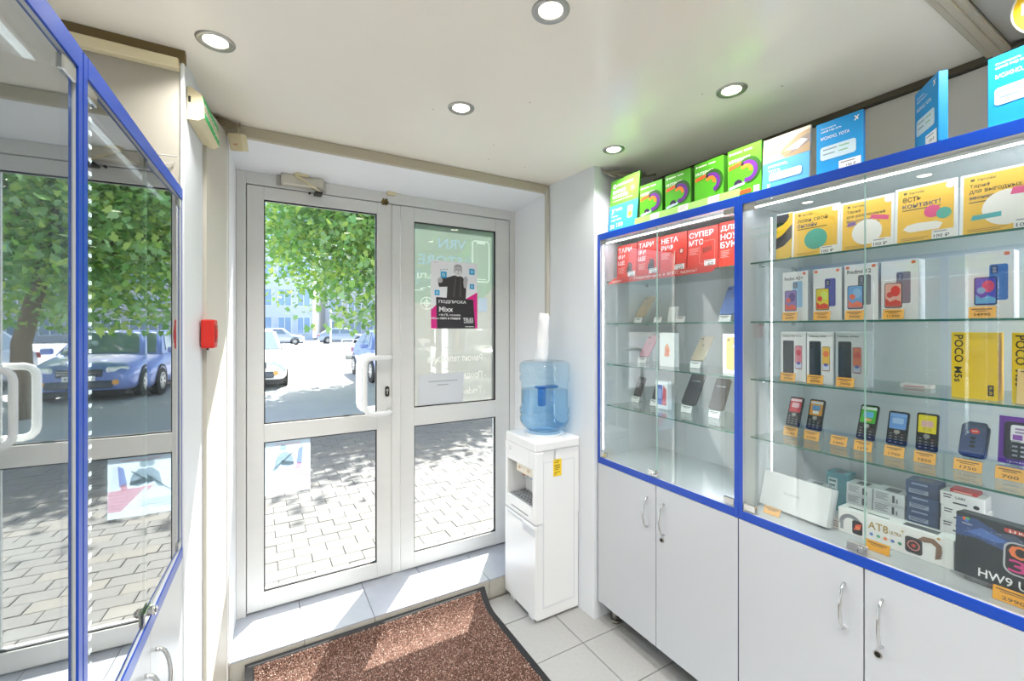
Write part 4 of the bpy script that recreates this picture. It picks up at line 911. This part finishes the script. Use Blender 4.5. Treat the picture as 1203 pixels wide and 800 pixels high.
# ---- farther showcase: phones, tags, boxes
WT = 'f3f3f1'; GW = 'white price tags in the farther showcase'
kw = dict(X=1.785, tw=.058, th_=.034, tagcol=WT, taggroup=GW)
on_stand('white tag under the pale gold phone below red packs', 'smartphone', 'pale gold phone with camera, leaning below the red packs', 1.757, .068, .142, 'back', -38, ZB, col='d9bf9e', **kw)
price_tag('white tag next to the pale gold phone, first without phone', 1.785, 1.615, ZB, .052, .032, WT, group=GW)
price_tag('white tag standing right of the door gap under the red packs', 1.785, 1.475, ZB, .054, .034, WT, group=GW)
t = thing('plain_card', 'blank white card standing behind the tags on second shelf', 'card', (1.84, 1.57, ZB), -90, -10); b = MB(ink('f2f2f0')); b.box(0, 0, 0, .06, .001, .085); b.obj('sheet', t)
on_stand('white tag under the blue phone by the blue post', 'smartphone', 'blue phone leaning beside the blue post', 1.245, .070, .145, 'back', -28, ZB, col='7f9fdc', **kw)
on_stand('white tag under the pink phone', 'smartphone', 'pink phone leaning on the third shelf', 1.728, .066, .138, 'back', -36, ZC, col='e6a2b4', **kw)
t = carton('phone_box', 'white phone box with orange flame print, third shelf', 'box', 1.74, 1.532, .086, ZC, .165, .04, 'f1f1f0', 'd4d6d8')
p = Print(0); p.p([(.03, .05), (.06, .05), (.064, .085), (.05, .115), (.034, .10)], 'f09a5a'); p.p([(.04, .055), (.056, .055), (.056, .08), (.046, .095)], 'e8643a'); p.obj('cover_print', t)
on_stand('white tag under the cream gold phone', 'smartphone', 'cream gold phone leaning right of the flame box', 1.395, .066, .138, 'back', -36, ZC, col='e6d3b8', **kw)
t = carton('phone_box', 'white box picturing a gold phone, next to the blue post', 'box', 1.70, 1.160, .10, ZC, .165, .04, 'f3f3f2', 'd4d6d8')
p = Print(0); p.rrect(.018, .015, .085, .152, .010, 'd9b878'); p.disc(.051, .115, .006, 'f0dfba'); p.disc(.028, .14, .004, '4a4038'); p.obj('cover_print', t)
on_stand('white tag under the small dark phone at far left of lower shelf', 'smartphone', 'small dark phone, far left on the lowest glass shelf', 1.768, .05, .108, 'screen', -25, ZD, **kw)
on_stand('white tag under the dark phone at the door gap', 'smartphone', 'small dark phone standing behind the glass door gap', 1.635, .052, .100, 'screen', -20, ZD, **kw)
t = carton('phone_box', 'white box with blue and red print on the lowest glass shelf', 'box', 1.76, 1.575, .075, ZD, .14, .03, 'eef0f4', 'd0d4da')
p = Print(0); p.rrect(.01, .02, .045, .12, .005, '4a66c0'); p.p([(.04, .02), (.068, .02), (.068, .10), (.05, .12)], 'd0485a'); p.rrect(.016, .05, .04, .1, .004, '8aa4e8'); p.obj('cover_print', t)
on_stand('white tag under the large dark phone', 'smartphone', 'large dark phone leaning on the lowest glass shelf', 1.448, .080, .168, 'screen', -30, ZD, X=1.78, tw=.062, th_=.036, tagcol=WT, taggroup=GW)
on_stand('white tag under the dark phone beside the blue post', 'smartphone', 'dark phone nearest the blue post on the lowest glass shelf', 1.30, .074, .15, 'screen', -24, ZD, **kw)

# ================================================================== STREET OUTSIDE
PAV = mat('paver_grey', '636260', .85, var=.10, scale=9, bump=.15, bscale=80)
PAV2 = mat('paver_sand', '6b6863', .85, var=.12, scale=7, bump=.15, bscale=80)
b = MB(mat('sand_joint', '4b4945', .95)); b.box(-9, 2.64, -.15, 14, 7.3, -.008)
pave = struct(b.obj('pavement'))
L, Wd = .205, .125
random.seed(11); spots = []
for r in range(37):
    y = 2.665 + Wd*(r + .5)
    for c in range(-46, 70):
        x = c*L + (L/2 if r % 2 else 0)
        if -8.8 < x < 13.5: spots.append((x, y))
def seen(x, y): return (-.12 < x - .02*(y - 2.5) and x < .2 + .62*y) and y < 5.3
near = sorted([s for s in spots if seen(*s)], key=lambda s: s[1])[:300]; ns = set(near)
src = []
for m_ in (PAV, PAV2):
    b = MB(m_); b.box(-L/2 + .002, -Wd/2 + .002, -.05, L/2 - .002, Wd/2 - .002, 0, bev=.003); src.append(b)
first = [None, None]
for i, (x, y) in enumerate(near):
    k = 1 if random.random() < .25 else 0; z = random.uniform(-.003, .002)
    if first[k] is None: first[k] = src[k].obj('paver', pave, (x, y, z))
    else: child_copy(first[k], pave, (x, y, z), (random.uniform(-.01, .01), random.uniform(-.008, .008), 0))
b = MB(PAV)
for x, y in spots:
    if (x, y) in ns: continue
    z = random.uniform(-.002, .002); g = .002
    b.m(PAV2 if random.random() < .25 else PAV)
    x0, x1, y0, y1 = x - L/2 + g, x + L/2 - g, y - Wd/2 + g, y + Wd/2 - g
    b.poly([(x0, y0, z), (x1, y0, z), (x1, y1, z), (x0, y1, z)])
    b.poly([(x0, y0, z - .02), (x1, y0, z - .02), (x1, y0, z), (x0, y0, z)]); b.poly([(x0, y0, z - .02), (x0, y0, z), (x0, y1, z), (x0, y1, z - .02)])
o = b.obj('paver_field', pave, norm=False); o['kind'] = 'stuff'
b = MB(mat('kerb_concrete', 'a8a6a0', .85, var=.1, scale=6)); 
for i in range(23): b.box(-9 + i*1.0, 7.3, -.15, -9.01 + (i+1)*1.0, 7.44, .012, bev=.006)
struct(b.obj('kerb'))
b = MB(mat('asphalt', 'a2a2a4', .9, var=.14, scale=1.2, bump=.2, bscale=90)); b.box(-60, 7.44, -.2, 70, 60, -.012)
struct(b.obj('road'))
b = MB(mat('far_ground', 'a9a79f', .95, var=.15, scale=.2)); b.box(-120, 60, -.3, 140, 200, -.03); b.box(-60, 2.4, -.4, -9, 7.44, -.05); b.box(14, 2.4, -.4, 60, 7.44, -.05)
struct(b.obj('far_ground'))

# trees
LEAFC = [('leaf_mid', '8dbb62'), ('leaf_light', 'b4d070'), ('leaf_deep', '6fa35c'), ('leaf_blue', '93bd88')]
def leafmat(nm, h):
    if nm in _M: return _M[nm]
    m = bpy.data.materials.new(nm); m.use_nodes = True; n = m.node_tree.nodes; l = m.node_tree.links; n.remove(n['Principled BSDF'])
    d = n.new('ShaderNodeBsdfDiffuse'); d.inputs[0].default_value = lin(h)
    t = n.new('ShaderNodeBsdfTranslucent'); c = lin(h); t.inputs[0].default_value = (min(1, c[0]*1.25), min(1, c[1]*1.2), c[2]*.6, 1)
    g = n.new('ShaderNodeBsdfGlossy'); g.inputs['Roughness'].default_value = .4
    a = n.new('ShaderNodeMixShader'); a.inputs[0].default_value = .45; l.new(d.outputs[0], a.inputs[1]); l.new(t.outputs[0], a.inputs[2])
    e = n.new('ShaderNodeMixShader'); e.inputs[0].default_value = .06; l.new(a.outputs[0], e.inputs[1]); l.new(g.outputs[0], e.inputs[2])
    l.new(e.outputs[0], n['Material Output'].inputs[0]); _M[nm] = m; return m
def tree(lbl, base, centre, rad, nleaf, nclump, size, seed, trunk_r=.14, below=None):
    t = thing('street_tree', lbl, 'tree', (base[0], base[1], 0), 0, group='street trees')
    rg = np.random.default_rng(seed); c = np.array(centre) - np.array((base[0], base[1], 0)); rad = np.array(rad)
    BARK = mat('bark', '7a6a56', .9, var=.3, scale=12, bump=.4, bscale=30)
    b = MB(BARK)
    b.tube([(0, 0, -.02), (.02, .03, centre[2]*.3), (c[0]*.3, c[1]*.3, centre[2]*.55), (c[0]*.8, c[1]*.8, centre[2]*.95), (c[0], c[1], centre[2] + rad[2]*.6)], [trunk_r*1.25, trunk_r, trunk_r*.85, trunk_r*.5, .03], 10); b.obj('trunk', t)
    cl = rg.normal(0, 1, (nclump, 3)); cl /= np.linalg.norm(cl, axis=1)[:, None]; cl *= rg.uniform(.25, .95, (nclump, 1))**.5; cl = cl*rad + c
    b = MB(BARK)
    for k in range(0, nclump, 2):
        p = cl[k]; s0 = np.array((c[0]*.6, c[1]*.6, centre[2]*.7)); mid = (s0 + p)/2 + rg.normal(0, .12, 3)
        b.tube([tuple(s0), tuple(mid), tuple(p)], [.04, .022, .006], 5)
    b.obj('branches', t)
    n = nleaf; ci = rg.integers(0, nclump, n)
    cr = rg.uniform(.28, .55, nclump)*(rad.mean()/2.2)
    pos = cl[ci] + rg.normal(0, 1, (n, 3))*cr[ci][:, None]*np.array((1, 1, .75))
    if below is not None: pos = pos[pos[:, 2] > below - .15*rg.random(len(pos))]
    n = len(pos)
    # lobed leaf outline (maple like)
    shp = np.array([(0, 0), (.30, -.08), (.52, .18), (.34, .36), (.46, .74), (.20, .66), (0, 1.05), (-.20, .66), (-.46, .74), (-.34, .36), (-.52, .18), (-.30, -.08)])
    m_ = len(shp)
    nv = rg.normal(0, 1, (n, 3)); nv[:, 2] = np.abs(nv[:, 2]) + .5; nv /= np.linalg.norm(nv, axis=1)[:, None]
    uu = np.cross(nv, rg.normal(0, 1, (n, 3))); uu /= np.linalg.norm(uu, axis=1)[:, None]; vv = np.cross(nv, uu); vv[:, 2] -= .4
    sz = rg.uniform(.6, 1.15, n)*size
    V = pos[:, None, :] + sz[:, None, None]*(shp[None, :, 0:1]*uu[:, None, :] + shp[None, :, 1:2]*vv[:, None, :]) + (np.abs(shp[:, 0])**1.0)[None, :, None]*nv[:, None, :]*(.22*sz)[:, None, None]
    V = V.reshape(-1, 3)
    me = bpy.data.meshes.new('foliage'); me.vertices.add(len(V)); me.vertices.foreach_set('co', V.ravel().astype(np.float32))
    me.loops.add(n*m_); me.loops.foreach_set('vertex_index', np.arange(n*m_, dtype=np.int32))
    me.polygons.add(n); me.polygons.foreach_set('loop_start', (np.arange(n)*m_).astype(np.int32)); me.polygons.foreach_set('loop_total', np.full(n, m_, np.int32))
    for q in LEAFC: me.materials.append(leafmat(*q))
    mi = (ci*7 % 4); mi = np.where(rg.random(len(mi)) < .45, rg.integers(0, 4, len(mi)), mi)[:n].astype(np.int32)
    me.polygons.foreach_set('material_index', mi); me.update(); me.validate()
    o = bpy.data.objects.new('foliage', me); COL.objects.link(o); o.parent = t; o['kind'] = 'stuff'
    return t
tree('leafy street tree hanging just outside the left door pane', (3.8, 10.4), (3.0, 10.2, 4.25), (2.95, 2.0, 2.75), 30000, 90, .118, 21, .13, 1.55)
tree('street tree standing farther along behind the parked blue car', (5.6, 13.3), (5.2, 13.0, 5.6), (3.0, 2.6, 2.6), 14000, 60, .15, 5, .16, 3.0)
tree('street tree behind the parked pale car, high crown', (11.0, 21.0), (10.8, 20.8, 5.4), (3.4, 3.0, 3.0), 8000, 60, .22, 8, .18, 2.6)

# cars
TYRE = mat('tyre', '1d1d1f', .8); RIM = mat('alloy_rim', 'c9cacc', .3, metal=.7); CGL = mat('car_window', '6f8290', .06, spec=1.0, coat=1)
def car(lbl, loc, rz, col, Lc=4.3, Wc_=1.76, Hc_=1.5, dark_grille=True, plate='', suv=False, cat='car', group='parked cars'):
    """front faces local -y"""
    t = thing('parked_car', lbl, cat, loc, rz, group=group)
    paint = mat('car_paint_' + col, col, .3, metal=.15, coat=.6); hw = Wc_/2
    # body stations: y, bottom z, top z, half width
    st = [(0, .34, .60, hw*.78), (.06, .24, .70, hw*.90), (.25, .20, .80, hw*.97), (.9, .20, .92, hw), (1.25, .20, .97, hw), (2.2, .20, .96, hw), (3.4, .20, .97, hw), (Lc - .25, .24, .95, hw*.96), (Lc - .05, .30, .85, hw*.90), (Lc, .4, .75, hw*.82)]
    b = MB(paint); rings = []
    for y, z0, z1, w in st:
        zm = z0 + (z1 - z0)*.55
        prof = [(-w*.86, z0), (-w*.97, z0 + .10), (-w, zm), (-w*.95, z1 - .07), (-w*.82, z1 - .012), (-w*.4, z1 + .015), (0, z1 + .02)]
        prof = prof + [(-x, z) for x, z in prof[-2::-1]]
        rings.append([b.bm.verts.new((x, y, z)) for x, z in prof])
    n = len(rings[0])
    b._fin([b.bm.faces.new((p[k], p[(k+1) % n], q[(k+1) % n], q[k])) for p, q in zip(rings, rings[1:]) for k in range(n)], True)
    b._fin([b.bm.faces.new(rings[0][::-1]), b.bm.faces.new(rings[-1])]); b.obj('body', t)
    # cabin
    yb0, yt0, yt1, yb1 = 1.0, 1.72, Lc - (.75 if suv else 1.15), Lc - .18
    zb, zt = .93, Hc_; wb, wt = hw*.90, hw*.68
    b = MB(paint)
    B = [(-wb, yb0, zb), (wb, yb0, zb), (wb, yb1, zb), (-wb, yb1, zb)]; T = [(-wt, yt0, zt), (wt, yt0, zt), (wt, yt1, zt), (-wt, yt1, zt)]
    vs = [b.bm.verts.new(p) for p in B + T]
    fs = [b.bm.faces.new([vs[i] for i in q]) for q in ((3,2,1,0),(4,5,6,7),(0,1,5,4),(1,2,6,5),(2,3,7,6),(3,0,4,7))]; b._fin(fs)
    r_ = bmesh.ops.bevel(b.bm, geom=list({e for f in fs[1:] for e in f.edges if min(v.co.z for v in e.verts) > zb - .01 and max(v.co.z for v in e.verts) > zb + .1}), offset=.07, segments=3, affect='EDGES'); b._fin(r_['faces'], True)
    b.obj('cabin', t)
    def lerp(a, c, k): return tuple(a[i] + (c[i] - a[i])*k for i in range(3))
    def pane(nm, b0, b1, t1, t0, off, u0=.06, u1=.94, v0=.06, v1=.88):
        m = MB(CGL); q = []
        for u, v in ((u0, v0), (u1, v0), (u1, v1), (u0, v1)): q.append(Vector(lerp(lerp(b0, b1, u), lerp(t0, t1, u), v)) + Vector(off))
        nrm = (q[1] - q[0]).cross(q[3] - q[0]).normalized()*.006
        m.bm.verts.ensure_lookup_table()
        A = [m.bm.verts.new(x) for x in q]; C = [m.bm.verts.new(x - nrm) for x in q]
        m._fin([m.bm.faces.new(A), m.bm.faces.new(C[::-1])] + [m.bm.faces.new((A[i], C[i], C[(i+1) % 4], A[(i+1) % 4])) for i in range(4)]); return m.obj(nm, t)
    pane('windscreen', B[0], B[1], T[1], T[0], (0, -.008, .008))
    pane('rear_window', B[2], B[3], T[3], T[2], (0, .008, .008))
    for s, (i0, i1) in ((1, (1, 2)), (-1, (3, 0))):
        a0, a1, c1, c0 = B[i0], B[i1], T[i1], T[i0]
        pane('side_window', a0, a1, c1, c0, (.01*s, 0, .004), .16, .50, .1, .88); pane('side_window', a0, a1, c1, c0, (.01*s, 0, .004), .53, .86, .1, .88)
    for x in (-1, 1):
        for y in (.82, Lc - .80):
            w = MB(TYRE); Mx = Matrix.Rotation(R(90), 4, 'Y')
            w.lathe([(.19, -.10), (.29, -.105), (.315, -.08), (.315, .08), (.29, .105), (.19, .10)], (x*(hw - .10), y, .315), 24, Mx); wo = w.obj('wheel', t)
            w = MB(RIM); xo = x*(hw - .10) + x*.100
            for k in range(7):
                a = 2*math.pi*k/7; w.box(-.008, -.022, .02, .008, .022, .185, M=Matrix.Translation((xo, y, .315)) @ Matrix.Rotation(a, 4, 'X'))
            w.cyl((xo - .01*x, y, .315), (xo + .012*x, y, .315), .045, 12); w.lathe([(.175, -.01), (.195, -.012), (.195, .012), (.175, .01)], (xo, y, .315), 24, Mx, cap=False); w.obj('rim', wo)
            w = MB(BLACK); w.lathe([(.325, -.012), (.37, -.012), (.37, .012), (.325, .012)], (x*(hw - .012), y, .33), 24, Mx, cap=False); w.obj('wheel_arch', t)
    for x in (-1, 1):
        w = MB(mat('headlamp', 'dfe6ec', .12, spec=1, coat=1)); w.box(-.19, -.03, -.065, .19, .05, .065, bev=.03, M=Matrix.Translation((x*hw*.68, .07, .66)) @ Matrix.Rotation(R(-22)*x*-1, 4, 'Z')); w.obj('headlamp', t)
        w = MB(mat('fog_lamp', 'f0b060', .2)); w.cyl((x*hw*.66, .03, .40), (x*hw*.66, -.02, .40), .055, 14); w.obj('fog_lamp', t)
        w = MB(paint); w.box(-.11, -.05, -.07, .11, .05, .07, bev=.03, M=Matrix.Translation((x*(hw + .10), 1.25, 1.02))); w.obj('wing_mirror', t)
        w = MB(mat('tail_lamp', 'b3261e', .2)); w.box(x*hw*.82 - .1, Lc - .06, .70, x*hw*.82 + .1, Lc + .01, .86, bev=.015); w.obj('tail_lamp', t)
        for y in (1.75, 2.65): w = MB(paint); w.box(x*(hw + .012) - .012, y, .80, x*(hw + .012) + .012, y + .16, .83, bev=.005); w.obj('door_handle', t)
    w = MB(mat('grille_dark', '4b5360' if dark_grille else '6d7378', .35)); w.box(-hw*.42, -.02, .52, hw*.42, .08, .68, bev=.02); w.box(-hw*.62, -.03, .28, hw*.62, .10, .44, bev=.03)
    w.m(CHROME); w.box(-hw*.40, -.026, .585, hw*.40, -.015, .60); w.box(-hw*.40, -.026, .635, hw*.40, -.015, .648); w.cyl((0, -.03, .62), (0, -.02, .62), .05, 16); w.obj('grille', t)
    w = MB(BLACK); w.box(-hw*.85, .10, .12, hw*.85, Lc - .2, .22); w.obj('underbody', t)
    w = MB(ink('eef0f0')); w.box(-.26, -.045, .44, .26, -.03, .55, bev=.004); pl = w.obj('number_plate', t)
    if plate: q = Print(-.045); q.text(plate, -.22, .462, .44, .066, '2c3036'); q.obj('lettering', pl)
    return t
car('white parked car facing the shop at left of the left door', (-.22, 12.6, 0), 0, 'f0f0ee')
car('blue parked car facing the shop behind the door handle', (3.62, 12.0, 0), 0, '7d93d6', Lc=4.2, Hc_=1.48, plate='8В8ам')
car('pale parked car facing the shop, right of the blue one', (7.0, 12.6, 0), 0, 'd9dde2', Lc=4.4)
car('silver car parked sideways far across the road', (3.6, 45, 0), 90, 'c6cbd2', Lc=4.5)
car('grey blue car parked sideways far behind the silver one', (9.5, 47, 0), 90, 'aab6c6', Lc=4.5)

# far bits of street
t = thing('sign_post', 'thin pale street post across the car park', 'post', (3.55, 27.0, 0)); b = MB(mat('pale_post', 'e9ebee', .5)); b.cyl((0, 0, 0), (0, 0, 2.6), .05, 12); b.obj('pole', t)
b = MB(mat('pale_post', 'e9ebee', .5)); b.cyl((0, 0, 0), (0, 0, .03), .12, 12); b.obj('base_plate', t)
t = thing('wheel_stop', 'low concrete parking block beyond the blue car', 'parking block', (5.0, 23.0, 0)); b = MB(mat('kerb_concrete', 'a8a6a0', .85)); b.box(-1.3, -.12, -.01, 2.4, .12, .22, bev=.04); b.obj('block', t)
t = thing('railing', 'low thin metal railing beyond the parking block', 'railing', (6.0, 26.0, 0))
for i in range(9): b = MB(mat('pale_post', 'e9ebee', .5)); b.cyl((-2 + i*.6, 0, 0), (-2 + i*.6, 0, .9), .025, 8); b.obj('post', t)
for z in (.45, .88): b = MB(mat('pale_post', 'e9ebee', .5)); b.cyl((-2, 0, z), (2.8, 0, z), .02, 8); b.obj('rail', t)
def house(lbl, loc, w, d, h, wall, cols, rows, glassc):
    t = thing('office_building', lbl, 'building', loc)
    b = MB(mat('facade_' + wall, wall, .7, var=.05, scale=.4)); b.box(0, 0, -.2, w, d, h); b.obj('wall', t)
    b = MB(mat('flat_roof_edge', 'c9ccd0', .7)); b.box(-.3, -.3, h, w + .3, d + .3, h + .4); b.obj('roof', t)
    f0 = None; cw = w/cols; rh = h/rows
    fm = mat('window_frame_white', 'eef1f4', .5); gm_ = mat('facade_glass_' + glassc, glassc, .08, spec=1, coat=.6)
    b = MB(fm); x1, z1 = cw*.72, rh*.62
    for a in ((0, 0, .08, z1), (x1 - .08, 0, x1, z1), (0, 0, x1, .08), (0, z1 - .08, x1, z1), (x1/2 - .04, 0, x1/2 + .04, z1)): b.box(a[0], -.12, a[1], a[2], .02, a[3])
    g = MB(gm_); g.box(.02, -.05, .02, x1 - .02, .02, z1 - .02)
    for r in range(rows):
        for c in range(cols):
            L_ = (c*cw + cw*.14, 0, r*rh + rh*.22)
            if f0 is None: f0 = b.obj('window', t, L_); g0 = g.obj('pane', f0)
            else: f = child_copy(f0, t, L_); child_copy(g0, f, (0, 0, 0))
    return t
house('pale blue glazed office block across the road, left', (-7, 62, 0), 13, 12, 21, 'cfd9e6', 6, 6, '8fb0d8')
house('lower grey block across the road behind the trees', (8, 66, 0), 26, 12, 12, 'c3c4c6', 10, 4, '93a7bd')
house('brick coloured block far at the right across the road', (38, 60, 0), 24, 12, 16, 'b99a86', 8, 5, '7f93a8')
